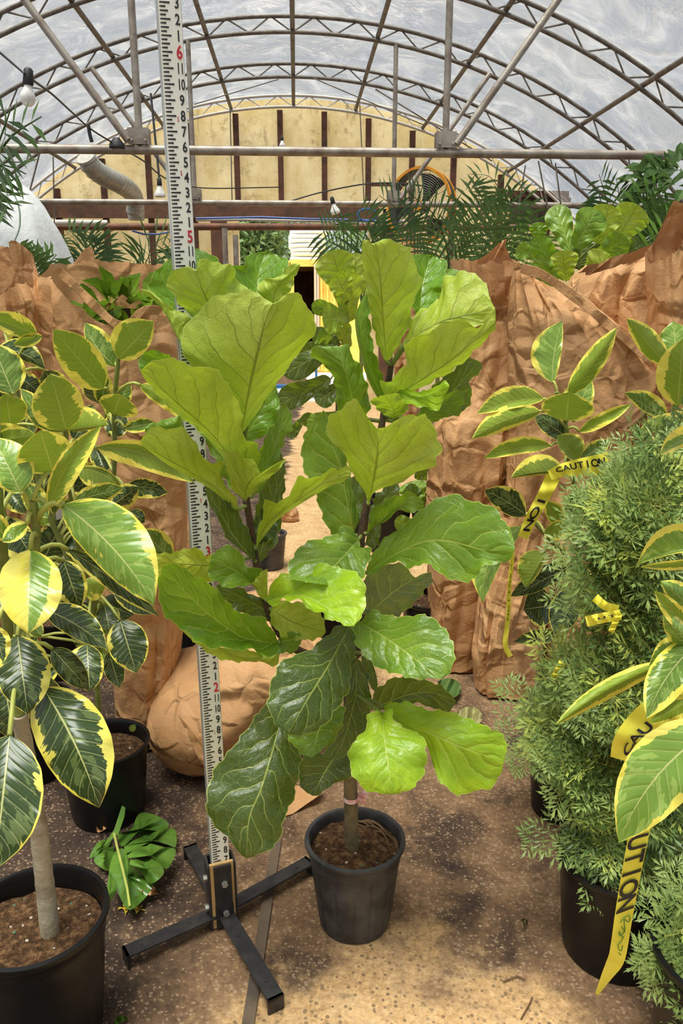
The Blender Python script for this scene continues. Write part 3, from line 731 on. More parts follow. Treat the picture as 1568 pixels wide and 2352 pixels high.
MB().tube([fp(fr_, pi, 0), fp(fr_+.10, pi, 0), fp(fr_+.12, pi, -.02)+Vector((0,0,-.9))], .018, 8).build('mount', 'cable', fan)

# ---- outside the door -----------------------------------------------------
yc_ = 17.5
def cx(px, py): return P(px, py, yc_)
ct = empty('shipping_container', (cx(735, 700).x, yc_, 0), 'yellow steel container with a dark open doorway out in the yard', 'container')
a0, a1 = cx(668, 650).x, cx(905, 650).x; zt = cx(700, 598).z; dl, dr = cx(675, 650).x, cx(721, 650).x; zd = cx(700, 612).z
MB().box((dr, yc_, 0), (a1, yc_+.08, zd)).build('front_panel', 'yellow_steel', ct, False)
MB().box((a0, yc_, zd), (a1, yc_+.08, zt)).build('lintel', 'yellow_steel', ct, False)
MB().box((a0-.1, yc_, 0), (dl, yc_+.08, zd)).build('front_panel', 'yellow_steel', ct, False)
MB().box((a0-.1, yc_+.08, 0), (a0-.02, yc_+4.5, zt)).build('side_panel', 'yellow_steel', ct, False)
MB().box((a1-.08, yc_+.08, 0), (a1, yc_+4.5, zt)).build('side_panel', 'yellow_steel', ct, False)
MB().box((a0, yc_+4.4, 0), (a1, yc_+4.5, zt)).build('rear_panel', 'timber', ct, False)
MB().box((a0-.1, yc_+.05, zt-.04), (a1, yc_+4.5, zt)).build('top_panel', 'yellow_steel', ct, False)
MB().box((a0, yc_+.08, 0.001), (a1-.08, yc_+4.4, .02)).build('deck', 'timber', ct, False)
for q in (724, 730, 738, 752, 768, 784):
    x = cx(q, 650).x; MB().tube([(x, yc_-.04, .05), (x, yc_-.04, zd+.05)], .025, 8).build('lock_rod', 'white_pipe' if q < 735 else 'yellow_steel', ct)
bx0, bx1 = cx(664, 560).x, cx(750, 560).x; k = 0; z = zt
while z < cx(700, 524).z:
    for j in range(1):
        vs = []; fs = []; n = 24; x0 = bx0 + random.uniform(-.03, .05); x1 = bx1 + random.uniform(-.05, .05); h = .095
        m = MB(); rows = 7
        for i in range(rows):
            f = -1 + 2*i/(rows-1); zz = z + h/2*(1+f); s = sqrt(max(.05, 1-f*f*.85))
            for q in range(n):
                a = 2*pi*q/n; ca = abs(cos(a))**.5*(1 if cos(a) > 0 else -1); sa = abs(sin(a))**.5*(1 if sin(a) > 0 else -1)
                vs.append(((x0+x1)/2+(x1-x0)/2*ca*(.9+.1*s), yc_+.75+.55*sa*(.85+.15*s), zz+.012*noise.noise(Vector((a*2, z*9, 0)))))
        for i in range(rows-1):
            for q in range(n): fs.append((i*n+q, i*n+(q+1)%n, (i+1)*n+(q+1)%n, (i+1)*n+q))
        fs += [tuple(range(n))[::-1], tuple(range((rows-1)*n, rows*n))]
        tagp(m.add(vs, fs).build('white_sack', 'white_sack'), 'flat white sack stacked on top of the yellow container', 'sack', 'white sacks on the container')
    z += h*.98

def tree(px, Y, zt, zb, rad, label, seed):
    rnd = random.Random(seed); x = P(px, 600, Y).x
    t = empty('yard_tree', (x, Y, 0), label, 'tree')
    for k in range(3):
        q = rnd.uniform(-.3, .3); MB().tube([(x+q*.3, Y, 0), (x+q, Y, zb), (x+q*2, Y+.1, zt*.8)], .1, 8, True, [.13, .10, .05]).build('trunk', 'bark', t)
    m = MB()
    for k in range(2600):
        a = rnd.uniform(0, 6.28); b = rnd.uniform(-1, 1); r = rad*rnd.random()**.35
        c = Vector((x+r*cos(a)*sqrt(1-b*b), Y+r*sin(a)*sqrt(1-b*b), (zt+zb)/2+b*r*(zt-zb)/2/rad))
        d = Vector((rnd.gauss(0,1), rnd.gauss(0,1), rnd.gauss(-.4,1))).normalized(); e = d.orthogonal().normalized(); s = rnd.uniform(.08, .15)
        m.add([c-d*s, c+e*s*.4, c+d*s, c-e*s*.4], [(0,1,2,3)])
    tagp(m.build('foliage', 'tree_leaf', t, False), kind='stuff')
tree(585, 21.5, 4.9, 1.2, .8, 'leafy yard tree with several trunks seen through the open door', 3)
tree(500, 25, 5.4, .8, 1.3, 'hazy green tree in the yard beside the grey posts', 4)
tree(655, 28, 5.6, .6, 1.4, 'dark green tree in the yard beside the white sacks', 5)
tree(850, 24, 5.4, .4, 2.0, 'broad green tree in the yard behind the yellow container', 6)

# dolly -----------------------------------------------------------------------
dp = G(708, 912); t = empty('platform_trolley', (dp.x, dp.y, 0), 'blue platform trolley with black rubber wheels outside the door', 'trolley')
dy = dp.y
def dz(px, py): return P(px, py, dy)
for s, yy in ((0, 0), (0, .6)):
    c = Vector((dp.x, dy+yy, .085)); w = MB()
    prof = [(.035, -.02), (.085, -.022), (.09, -.012), (.09, .012), (.085, .022), (.035, .02), (.035, -.02)]; vs = []; fs = []; n = 28
    for r, z in prof:
        for k_ in range(n): a = 2*pi*k_/n; vs.append(c + Vector((r*cos(a)*.5, z, r*sin(a))) )
    for i in range(len(prof)-1):
        for k_ in range(n): fs.append((i*n+k_, i*n+(k_+1)%n, (i+1)*n+(k_+1)%n, (i+1)*n+k_))
    wheel = w.add(vs, fs).build('wheel', 'cable', t)
    MB().tube([c+Vector((0,-.024,0)), c+Vector((0,.024,0))], .03, 12).build('hub', 'bolt', wheel, off=t.location)
    MB().bar(c+Vector((0,0,.02)), c+Vector((0,0,.14)), .05, .06, (0,1,0)).build('fork', 'galv', t, False)
pz = dz(700, 886).z
MB().box((dp.x-1.0, dy-.12, pz-.03), (dp.x+.12, dy+.75, pz+.02)).build('platform', 'blue', t, False)
hx = dz(726, 850).x
MB().tube([(hx, dy, pz), (hx, dy, dz(726, 832).z), (hx-.35, dy, dz(700, 832).z)], .022, 8).build('handle', 'blue', t)
o = MB().box((dp.x-.62, dy+.05, pz+.02), (dp.x-.03, dy+.5, dz(700, 822).z)).build('carton', 'cardboard', None, False)
tagp(o, 'tan cardboard carton standing on the blue trolley', 'carton')
def nv(p):      # repeatable vector noise
    p = Vector(p); return Vector((noise.noise(p + Vector((11.3, 4.1, 7.7))), noise.noise(p + Vector((-5.2, 31.4, 2.9))), noise.noise(p + Vector((19.1, -8.6, 23.5)))))
# ================================================================ BULK BAG, WRAPS
def facet2(p, amp):
    p = p + nv(p*.8)*.35
    ds, ps = noise.voronoi(p); e = min(1, max(0, (ds[1]-ds[0])/.25)); r = nv(Vector(ps[0])*3.7 + Vector((.3, .7, .1)))
    return amp*(p-Vector(ps[0])).dot(r)*2.0*e
def blob(name, cen, rx, ry, rz, mat, label, cat, amp=.05, seed=0, fl=2.2, zmin=None, fr=3.0):
    n, mm = 64, 36; vs = []; fs = []
    for i in range(mm+1):
        b = pi*i/mm
        for k in range(n):
            a = 2*pi*k/n
            sx = abs(cos(a)*sin(b))**(2/fl)*(1 if cos(a) > 0 else -1); sy = abs(sin(a)*sin(b))**(2/fl)*(1 if sin(a) > 0 else -1); sz = abs(cos(b))**(2/fl)*(1 if cos(b) > 0 else -1)
            p = Vector((sx*rx, sy*ry, sz*rz)); q = p*fr + Vector((seed*7, 0, 0))
            d = amp*noise.noise(q*.9) + facet2(q*.45, amp*1.5) + facet2(q*1.0 + Vector((4,0,0)), amp*.5)
            p = p + p.normalized()*d + Vector(cen)
            if zmin is not None: p.z = max(zmin, p.z)
            vs.append(p)
    for i in range(mm):
        for k in range(n): fs.append((i*n+k, (i+1)*n+k, (i+1)*n+(k+1)%n, i*n+(k+1)%n))
    o = MB().add(vs, fs).build(name, mat); tagp(o, label, cat); return o
bc = P(10, 640, 3.3)
bag = empty('bulk_bag', (bc.x, bc.y, 0), 'bulging white woven bulk bag behind the paper-wrapped plants', 'bag')
vs = []; fs = []; n, rows = 64, 40
for i in range(rows+1):
    f = i/rows; z = 1.93*f
    r = .36*(1+.05*sin(f*3)) * (1 if f < .66 else (max(.0, 1-((f-.66)/.34)**2.6))**.5)
    for k in range(n):
        a = 2*pi*k/n; p = Vector((cos(a)*4, sin(a)*4, z*3)); d = .03*noise.noise(p) + .05*(abs(noise.noise(p*1.2))-.2) + .025*(abs(noise.noise(p*3))-.2)
        rr = r + d*(r/.34)
        vs.append(Vector((bc.x-.085 + rr*cos(a), bc.y + rr*sin(a), z + .02*noise.noise(p*.7))))
for i in range(rows):
    for k in range(n): fs.append((i*n+k, i*n+(k+1)%n, (i+1)*n+(k+1)%n, (i+1)*n+k))
MB().add(vs, fs).build('sack', 'bulk_bag', bag)
MB().tube([tuple(q) for q in cr([P(20, 425, 2.92), P(42, 470, 2.9), P(45, 520, 2.89), P(30, 560, 2.88)], 14)], .003, 5).build('twine', 'twine', bag)

def facet(p, amp):
    p = p + nv(p*.8)*.35
    ds, ps = noise.voronoi(p); e = min(1, max(0, (ds[1]-ds[0])/.25)); r = nv(Vector(ps[0])*3.7 + Vector((.3, .7, .1)))
    return amp*((p-Vector(ps[0])).dot(r)*2.0 + .25*r.x)*e
def wrap(name, label, st, Y, back, front, hd, seed, pot=None, amp=1.0, group=None):
    """st: (y_px, x_left, x_right); back/front: rim polylines in pixels (x, y)"""
    zs = []; cs = []; hs = []
    for y, xl, xr in st:
        a, b = P(xl, y, Y), P(xr, y, Y); zs.append(a.z/2+b.z/2); cs.append((a.x+b.x)/2); hs.append((b.x-a.x)/2)
    zs, cs, hs = np.array(zs)[::-1], np.array(cs)[::-1], np.array(hs)[::-1]
    z0 = max(.01, zs[0]); ztop = zs[-1]
    t = empty(name, (cs[0], Y, 0), label, 'wrapped plant', group)
    n, rows = 112, 96; vs = []; fs = []
    def rim(poly, x):
        pts = [(P(px, py, Y).x, P(px, py, Y).z) for px, py in poly]; return float(np.interp(x, [q[0] for q in pts], [q[1] for q in pts]))
    for k in range(n):
        a = 2*pi*k/n; ca, sa = cos(a), sin(a)
        ca2 = abs(ca)**.75*(1 if ca > 0 else -1); sa2 = abs(sa)**.75*(1 if sa > 0 else -1)
        xt = np.interp(ztop*.93, zs, cs) + np.interp(ztop*.93, zs, hs)*ca2
        zb, zf = rim(back, xt), rim(front, xt); w = 1/(1+math.exp(-8*sa)); zt = zf*(1-w) + zb*w
        zt += .012*noise.noise(Vector((a*3, seed, 0))) + .008*noise.noise(Vector((a*11, seed, 2)))
        for i in range(rows+1):
            f = i/rows; z = z0 + (zt-z0)*f
            c, h = np.interp(z, zs, cs), np.interp(z, zs, hs)
            dd = min(hd, h*.95) if hd else h*.7
            p = Vector((ca*2.2, sa*2.2, z*2.0 + seed*5))
            fold = .018*noise.noise(Vector((ca*3.2+seed, sa*3.2, z*1.1))) + .030*(abs(noise.noise(Vector((ca*2.4, sa*2.4+seed, z*.7))))-.2)
            cr_ = facet(p*.9, .030) + facet(p*2.2+Vector((9,0,0)), .016)
            d = amp*(fold + cr_)*(.35+.65*min(1, (z-z0)*3)) * (1.0 if abs(ca) < .8 else .45)
            vs.append(Vector((c + (h+d)*ca2, Y + (dd+d)*sa2, z)))
    R1 = rows+1
    for k in range(n):
        q = (k+1) % n
        for i in range(rows): fs.append((k*R1+i, q*R1+i, q*R1+i+1, k*R1+i+1))
    MB().add(vs, fs).build('paper_wrap', 'kraft', t)
    if pot:
        (px0, px1, py, z1) = pot
        c0 = P((px0+px1)/2, py, Y); rr = abs(P(px1, py, Y).x - P(px0, py, Y).x)/2
        MB().lathe([(0, 0), (rr*.92, 0), (rr*.97, .02), (rr, z1), (rr*.9, z1), (0, z1-.01)], (c0.x, Y, 0), 40).build('pot', 'black_plastic', t)
    return t
def flap(t, pts, w, Y, dY=.0, th=.004, name='paper_fold'):
    """a folded paper edge following a pixel polyline"""
    c = cr(pts, 26); vs = []; fs = []
    for i, (x, y) in enumerate(c):
        j = min(i+1, 25); k = max(i-1, 0); d = c[j]-c[k]; d = d/np.linalg.norm(d); nn = np.array((d[1], -d[0]))
        ww = w*(1+.10*sin(i*.9))
        for s, dd in ((-.5, -.004), (-.47, -.009), (.47, -.010), (.5, -.002)):
            q = c[i]+nn*ww*s; vs.append(P(q[0], q[1], Y+dY+dd+.003*sin(i*1.3)))
    for i in range(25):
        for e in range(3): q = i*4+e; fs.append((q, q+1, q+5, q+4))
    MB().add(vs, fs).build(name, 'kraft', t, False)

wl1 = wrap('wrapped_plant', 'tall brown paper wrap with open top and green leaves, beside the measuring pole',
     [(560, 108, 388), (650, 98, 400), (740, 95, 415), (870, 96, 428), (1000, 112, 434), (1120, 140, 436), (1300, 205, 432), (1420, 240, 420), (1560, 262, 406), (1690, 272, 398)], 2.36,
     [(90, 600), (135, 600), (150, 562), (168, 556), (176, 590), (260, 594), (380, 606), (420, 606)], [(90, 640), (140, 640), (200, 690), (262, 740), (300, 745), (335, 714), (400, 722), (430, 760)], .16, 1,
     (272, 398, 1690, .10), amp=.65)
flap(wl1, [(128, 618), (170, 655), (220, 705), (268, 745), (300, 742), (332, 712), (398, 720)], 20, 2.20)
flap(wl1, [(427, 800), (434, 950), (437, 1100), (433, 1260), (428, 1380)], 9, 2.26)
wl0 = wrap('wrapped_plant', 'brown paper wrap with a torn dark opening, standing beside the white bulk bag',
     [(540, -90, 40), (640, -90, 75), (700, -90, 105), (800, -90, 110), (1000, -80, 100), (1400, -60, 90), (1750, -40, 70)], 2.3,
     [(-100, 560), (0, 566), (36, 545), (44, 560), (110, 690)], [(-100, 700), (10, 690), (60, 650), (110, 700)], .15, 2)
wr1 = wrap('wrapped_plant', 'slim brown paper wrap twisted to a peak, right behind the fig',
     [(545, 1120, 1190), (595, 1038, 1198), (700, 1064, 1200), (850, 1058, 1185), (1000, 990, 1175), (1150, 984, 1170), (1300, 988, 1160), (1440, 990, 1120), (1545, 998, 1100)], 2.86,
     [(1030, 600), (1065, 592), (1100, 600), (1130, 585), (1140, 556), (1165, 548), (1182, 575), (1200, 600)], [(1030, 612), (1045, 598), (1062, 596), (1080, 614), (1100, 612), (1112, 600), (1128, 612), (1150, 600), (1175, 618), (1200, 622)], .15, 3, amp=1.2)
wr2 = wrap('wrapped_plant', 'broad brown paper wrap with a long slanting folded edge beside the aralia',
     [(606, 1188, 1225), (650, 1180, 1280), (720, 1174, 1365), (790, 1172, 1440), (850, 1172, 1486), (920, 1174, 1480), (980, 1176, 1420), (1100, 1172, 1350), (1250, 1140, 1300), (1400, 1098, 1250), (1500, 1086, 1236), (1592, 1092, 1226)], 2.66,
     [(1170, 620), (1195, 612), (1300, 660), (1400, 740), (1490, 830)], [(1170, 625), (1195, 616), (1300, 668), (1400, 750), (1490, 842)], .15, 4, amp=1.1)
flap(wr2, [(1196, 616), (1250, 634), (1330, 690), (1400, 748), (1450, 790), (1500, 832)], 22, 2.50)
wr3 = wrap('wrapped_plant', 'bulky crumpled paper wrap leaning against the slanting-edged one',
     [(545, 1490, 1590), (580, 1400, 1590), (630, 1330, 1590), (690, 1300, 1580), (800, 1300, 1560), (1000, 1320, 1540), (1500, 1340, 1500), (1600, 1345, 1490)], 2.98,
     [(1295, 660), (1340, 625), (1420, 580), (1500, 545), (1600, 535)], [(1295, 690), (1340, 640), (1420, 590), (1500, 560), (1600, 540)], .2, 5, amp=1.5)
wr4 = wrap('wrapped_plant', 'tall smooth paper wrap with a pointed top beside the upper rubber plant',
     [(440, 1545, 1640), (560, 1490, 1660), (700, 1498, 1660), (900, 1510, 1650), (1200, 1530, 1640), (1600, 1540, 1630)], 2.56,
     [(1480, 610), (1530, 560), (1556, 460), (1660, 440)], [(1480, 620), (1530, 575), (1560, 470), (1660, 450)], .15, 6, amp=.8)
wr5 = wrap('wrapped_plant', 'low brown paper wrap half hidden behind the aralia, its pot on the floor',
     [(960, 1262, 1440), (1100, 1262, 1420), (1300, 1258, 1390), (1450, 1250, 1360), (1606, 1256, 1345)], 2.62,
     [(1250, 980), (1450, 960)], [(1250, 990), (1450, 970)], .14, 8)
wr6 = wrap('wrapped_plant', 'small brown paper wrap glimpsed among the palms by the fan',
     [(552, 912, 958), (600, 905, 962), (800, 905, 960), (1010, 912, 955)], 4.4, [(900, 560), (930, 552), (965, 566)], [(900, 566), (930, 558), (965, 572)], .1, 9)

# paper heap on the floor ------------------------------------------------
o = blob('paper_bag', (P(565, 1700, 2.28).x, 2.28, .20), .27, .22, .25, 'kraft', 'crumpled brown paper bag lying on the floor behind the measuring pole', 'paper bag', .10, 3, 2.0, .004, 4.0)
c0 = o
def sheet(name, label, cat, pts, Ys, mat, amp=.02, seed=0, n=22):
    """a loose crumpled sheet: 4 pixel corners with depths"""
    vs = []; fs = []
    A, B, C, D = [P(x, y, Y) for (x, y), Y in zip(pts, Ys)]
    for i in range(n+1):
        for j in range(n+1):
            u, v = i/n, j/n; p = (A*(1-u)+B*u)*(1-v) + (D*(1-u)+C*u)*v
            q = p*9 + Vector((seed, 0, 0)); d = amp*(noise.noise(q)+.6*(abs(noise.noise(q*2.1))-.2))
            p = p + Vector((0, -d, d*.5)); p.z = max(.004, p.z); vs.append(p)
    for i in range(n):
        for j in range(n): a = i*(n+1)+j; fs.append((a, a+1, a+n+2, a+n+1))
    o = MB().add(vs, fs).build(name, mat); return tagp(o, label, cat)
sheet('paper_scrap', 'loose brown paper flap lying below the crumpled bag beside the pole', 'paper', [(408, 1640), (470, 1720), (492, 1770), (462, 1752)], [2.1, 2.0, 1.98, 2.02], 'kraft', .02, 4)
sheet('paper_scrap', 'brown paper corner sticking out on the floor behind the fig pot', 'paper', [(620, 1810), (745, 1800), (735, 1825), (655, 1880)], [2.02, 2.02, 1.98, 1.93], 'kraft', .02, 7)
q = G(658, 1195); blob('paper_ball', (q.x, q.y-.02, .045), .075, .06, .055, 'kraft', 'small crumpled ball of brown paper farther up the aisle', 'paper', .03, 11, 2, .003, 14)

# ================================================================ MEASURING POLE
PB = G(513, 2116); PY = PB.y
PT = P(382, -60, PY)
pole = empty('measuring_pole', (PB.x, PB.y, 0), 'tall white measuring staff with black inch numbers on a black cross-shaped floor stand', 'measuring pole')
axis = (PT-PB).normalized(); HT = (PT-PB).length
yawp = radians(16); fx = Vector((cos(yawp), sin(yawp), 0)); fx = (fx - axis*fx.dot(axis)).normalized(); fn = fx.cross(axis)   # fn points to the viewer
if fn.y > 0: fn = -fn
W2, D2 = .0205, .012
def pp(x, d, h): return PB + fx*x + fn*d + axis*h
m = MB(); vs = [pp(x, d, h) for h in (.01, HT) for x, d in ((-W2, -D2), (W2, -D2), (W2, D2), (-W2, D2))]
m.add(vs, [(0,1,5,4),(1,2,6,5),(2,3,7,6),(3,0,4,7),(0,3,2,1),(4,5,6,7)]).build('staff', 'staff_side', pole, False)
MB().add([pp(x, D2+.0005, h) for h in (.01, HT) for x in (-W2+.001, W2-.001)], [(0,1,3,2)]).build('scale_face', 'staff_white', pole, False)
tk = MB(); inch = .0254
for i in range(int(HT/inch*8)):
    h = i*inch/8; k = i % 8; 
    if k % 2: continue
    ln = {0: .0175, 4: .0140}.get(k, .0100); th = .0022
    x0 = -W2+.0035
    tk.add([pp(x, D2+.001, y) for x, y in ((x0, h-th/2), (x0+ln, h-th/2), (x0+ln, h+th/2+.001), (x0, h+th/2))], [(0,1,2,3)])
tk.build('inch_tick', 'ink', pole, False)['kind'] = 'stuff'
_tx = {}
def text_mesh(s):
    if s not in _tx:
        cu = bpy.data.curves.new('txt', 'FONT'); cu.body = s; cu.align_x = 'CENTER'; cu.align_y = 'CENTER'; cu.resolution_u = 3; cu.offset = .024
        ob = bpy.data.objects.new('txt', cu); COL.objects.link(ob)
        dg = bpy.context.evaluated_depsgraph_get(); dg.update()
        me = bpy.data.meshes.new_from_object(ob.evaluated_get(dg)); bpy.data.objects.remove(ob)
        _tx[s] = ([Vector(v.co) for v in me.vertices], [tuple(p.vertices) for p in me.polygons])
    return _tx[s]
def numeral(s, h, x, sz, wsc, mat, nm='numeral'):
    vs, fs = text_mesh(s); m = MB()
    m.add([pp(x + v.x*sz*wsc, D2+.0012, h + v.y*sz) for v in vs], fs); m.build(nm, mat, pole, False)
for i in range(2, int(HT/inch)+1):
    ft, n_ = divmod(i, 12); h = i*inch
    if n_ == 0: numeral(str(ft), h, .0125, .030, .72, 'ink_red')
    else:
        numeral(str(n_), h, .0125, .024, .72 if n_ < 10 else .55, 'ink')
        if n_ in (4, 8) and ft: numeral(str(ft), h - .2*inch if n_ == 8 else h + .3*inch, .0035, .011, .6, 'ink_red')
# clamp at the foot
zc = .175
def clampbox(x0, x1, d0, d1, h0, h1, nm, mt):
    vs = [pp(x, d, h) for h in (h0, h1) for x, d in ((x0, d0), (x1, d0), (x1, d1), (x0, d1))]
    return MB().add(vs, [(0,1,5,4),(1,2,6,5),(2,3,7,6),(3,0,4,7),(0,3,2,1),(4,5,6,7)]).build(nm, mt, pole, False)
clampbox(-.027, .027, .013, .020, .004, zc, 'wood_shim', 'plywood')
clampbox(-.019, .021, .020, .026, .006, zc-.004, 'clamp_plate', 'black_metal')
clampbox(-.033, -.027, -.022, .022, .002, zc-.002, 'clamp_plate', 'black_metal')
clampbox(.027, .032, -.022, .024, .002, zc-.002, 'clamp_plate', 'black_metal')
clampbox(-.027, .027, -.026, -.020, .002, zc-.002, 'clamp_plate', 'black_metal')
for hh in (.045, .125):
    MB().tube([pp(.004, .026, hh), pp(.004, .033, hh)], .0075, 6).build('bolt', 'bolt', pole, False)
    MB().tube([pp(-.033, .006, hh+.01), pp(-.041, .006, hh+.01)], .0075, 6).build('bolt', 'bolt', pole, False)
for (tx, ty) in ((286, 2190), (634, 2296), (436, 1944), (712, 1978)):
    e = G(tx, ty, .032); c = PB + Vector((0, 0, .034)); d = (e-c); d.z = 0; L_ = d.length; d.normalize(); st_ = c + d*.022
    e = Vector((e.x, e.y, .034))
    arm = MB().bar(st_, e, .036, .006, (0,0,1), .001)
    arm.bar(e - d*.003 + Vector((0,0,.003)), Vector((e.x, e.y, .001)) - d*.003, .036, .006, d)
    arm.bar(st_ + Vector((0,0,-.003)), st_ + Vector((0,0,.03)), .036, .005, d)
    a_ = arm.build('stand_arm', 'black_metal', pole, False)
    for f in (.28, .82):
        q = st_*(1-f) + e*f; MB().tube([q+Vector((0,0,.0028)), q+Vector((0,0,.0040))], .0042, 10).build('rivet', 'black_metal', a_, False, off=pole.location)
# wooden lath on the floor
a, b = G(636, 1930), G(566, 2380); 
o = MB().bar(a+Vector((0,0,.004)), b+Vector((0,0,.004)), .025, .007).build('wood_lath', 'lath', None, False)
tagp(o, 'long thin wooden lath lying on the floor under the stand', 'lath')
# ================================================================ THE FIDDLE-LEAF FIG
pc = G(818, 2150); pc = Vector((P(815, 1935, 1.535).x, 1.535, 0)); 
fig = empty('fiddle_leaf_fig', (pc.x, pc.y, 0), 'branching fiddle-leaf fig in a dusty ribbed black pot, standing alone in the aisle', 'potted plant')
pot_parts(fig, pc, 0, .222, .110, .082, 'grey_plastic', 14, .028, n=168)
def stemline(pts): return [P(x, y, Y) for x, y, Y in pts]
def stem(parent, pts, r0, r1, mat, name='stem', n=10, knobby=.06):
    c = cr([tuple(p) for p in pts], 36); m = MB().tube([tuple(q) for q in c], r0, n, True, [(r0+(r1-r0)*i/35)*(1+knobby*sin(i*2.3)) for i in range(36)])
    return m.build(name, mat, parent)
trunk = stemline([(808, 1965, 1.535), (806, 1860, 1.535), (804, 1780, 1.53), (803, 1680, 1.52), (802, 1580, 1.515), (798, 1500, 1.51)])
stL = stemline([(801, 1560, 1.512), (740, 1520, 1.51), (670, 1485, 1.505), (634, 1440, 1.50), (606, 1370, 1.50), (588, 1290, 1.50), (574, 1200, 1.50), (562, 1120, 1.50), (560, 1020, 1.50)])
stR = stemline([(800, 1520, 1.51), (808, 1420, 1.515), (820, 1320, 1.52), (829, 1235, 1.52), (842, 1160, 1.52), (858, 1080, 1.52), (876, 980, 1.52), (888, 900, 1.52), (898, 840, 1.52)])
stem(fig, trunk, .0165, .0125, 'bark', 'trunk', 14, .03)
stem(fig, stL, .010, .006, 'bark_dark', 'branch'); stem(fig, stR, .011, .006, 'bark_dark', 'branch')
S = [trunk, stL, stR]
FL = lambda *a, **k: fig_leaf(fig, S, *a, **k)
# --- left crown
FL('U', 'ub', [(553,1000),(568,920),(586,835),(602,765),(618,712),(627,697)], [(538,955),(480,890),(432,832),(416,800),(418,770),(422,750),(458,715),(488,682),(535,674),(575,664),(602,682)],
   [(585,955),(640,875),(690,805),(727,757),(716,722),(698,690),(678,671),(655,676),(640,690)], 1.475, 1.37, .05, .05, -.02)
FL('U', 'ub', [(500,770),(482,705),(463,662),(452,620)], [(470,745),(435,722),(404,688),(382,650),(394,626),(424,612)], [(560,735),(572,690),(566,664),(545,642),(531,606),(512,607),(490,602),(474,592),(458,598)], 1.49, 1.45, .03, .02)
FL('T', 'sat', [(480,810),(440,720),(418,645),(430,572)], [(450,815),(412,772),(378,718),(345,672),(342,648),(362,617),(398,590)], [(520,790),(535,690),(520,620),(472,577)], 1.52, 1.62, -.05, -.03)
FL('U', 'ub', [(418,790),(385,728),(352,680),(322,664)], [(402,768),(374,712),(346,684)], [(432,745),(440,728),(405,712),(372,690),(345,667)], 1.48, 1.49, .01, .0, pet=False)
FL('T', 'sat', [(585,760),(590,670),(596,622),(614,577)], [(560,740),(542,680),(532,616),(560,607),(570,584),(590,580)], [(625,720),(655,665),(666,612),(648,590)], 1.53, 1.62, -.03, -.05)
FL('U', 'ub', [(628,712),(627,690),(640,655),(690,607)], [(602,690),(593,660),(602,642),(636,637),(658,617),(672,605)], [(645,705),(662,675),(676,645)], 1.50, 1.46, .02, 0, pet=False)
FL('U', 'ub', [(570,1135),(525,1048),(480,992),(402,922),(340,862),(323,851)], [(588,1085),(598,1047),(588,1017),(566,1011),(553,985),(556,950),(541,915),(516,872),(492,845),(456,843),(430,838),(405,823),(352,828)],
   [(565,1130),(515,1055),(468,1000),(392,938),(332,870)], 1.46, 1.32, -.03, .05, 0)
FL('T', 'sat', [(425,860),(385,838),(350,803)], [(390,862),(345,856),(322,848),(323,815)], [(420,840),(395,823),(365,806)], 1.40, 1.36, 0, 0, pet=False)
FL('U', 'ub', [(548,1170),(502,1126),(450,1092),(386,1056),(321,1018)], [(540,1140),(514,1110),(508,1086),(515,1063),(482,1061),(461,1046),(455,1021),(436,1005),(424,981),(394,986),(368,980),(336,990)],
   [(540,1175),(490,1128),(440,1098),(380,1064)], 1.475, 1.33, -.03, .04)
FL('T', 'mid', [(440,1010),(390,985),(332,985)], [(420,1020),(380,1010),(340,1010)], [(425,985),(410,955),(385,963),(350,970)], 1.44, 1.38, 0, .02, pet=False)
FL('U', 'ub', [(563,1148),(566,1122),(580,1100),(598,1087)], [(536,1126),(525,1090),(512,1042),(516,1032),(530,1038),(541,1027),(552,1047),(580,1057),(592,1073)], [(588,1126),(614,1102),(645,1073),(654,1055),(620,1073)], 1.45, 1.37, -.01, -.02)
FL('U', 'ub', [(588,1260),(606,1215),(640,1180),(690,1146),(745,1112),(806,1090)], [(592,1215),(605,1180),(603,1155),(611,1148),(640,1154),(668,1130),(684,1095),(716,1098),(748,1085),(766,1071),(776,1084),(790,1069),(806,1075)],
   [(600,1240),(640,1192),(692,1156),(722,1138),(756,1118),(786,1107)], 1.475, 1.36, -.04, .01)
FL('T', 'deep', [(586,1290),(540,1236),(500,1168),(466,1104)], [(560,1268),(524,1240),(513,1218),(496,1184),(480,1156)], [(582,1250),(560,1200),(520,1140),(485,1100)], 1.49, 1.48, 0, -.02)
FL('T', 'dark', [(590,1300),(612,1220),(632,1140),(646,1040)], [(578,1225),(592,1150),(612,1070),(632,1030)], [(622,1265),(640,1230),(650,1160),(655,1080)], 1.52, 1.57, -.02, 0)
FL('T', 'mid', [(580,1140),(618,1062),(640,995),(657,929)], [(572,1100),(596,1040),(604,1012),(622,975),(646,934)], [(605,1120),(640,1052),(655,1004),(671,985),(668,952)], 1.51, 1.56, -.03, .01)
FL('T', 'sat', [(556,1015),(590,960),(633,880)], [(560,960),(600,900)], [(590,1012),(630,972),(641,925)], 1.50, 1.53)
FL('T', 'mid', [(560,1150),(530,1090),(500,1020),(470,975)], [(520,1110),(490,1050),(465,1000)], [(555,1090),(530,1020),(490,975)], 1.51, 1.52)
FL('T', 'dark', [(575,1225),(600,1215),(640,1180)], [(585,1190),(610,1160)], [(600,1250),(635,1225)], 1.51, 1.55)
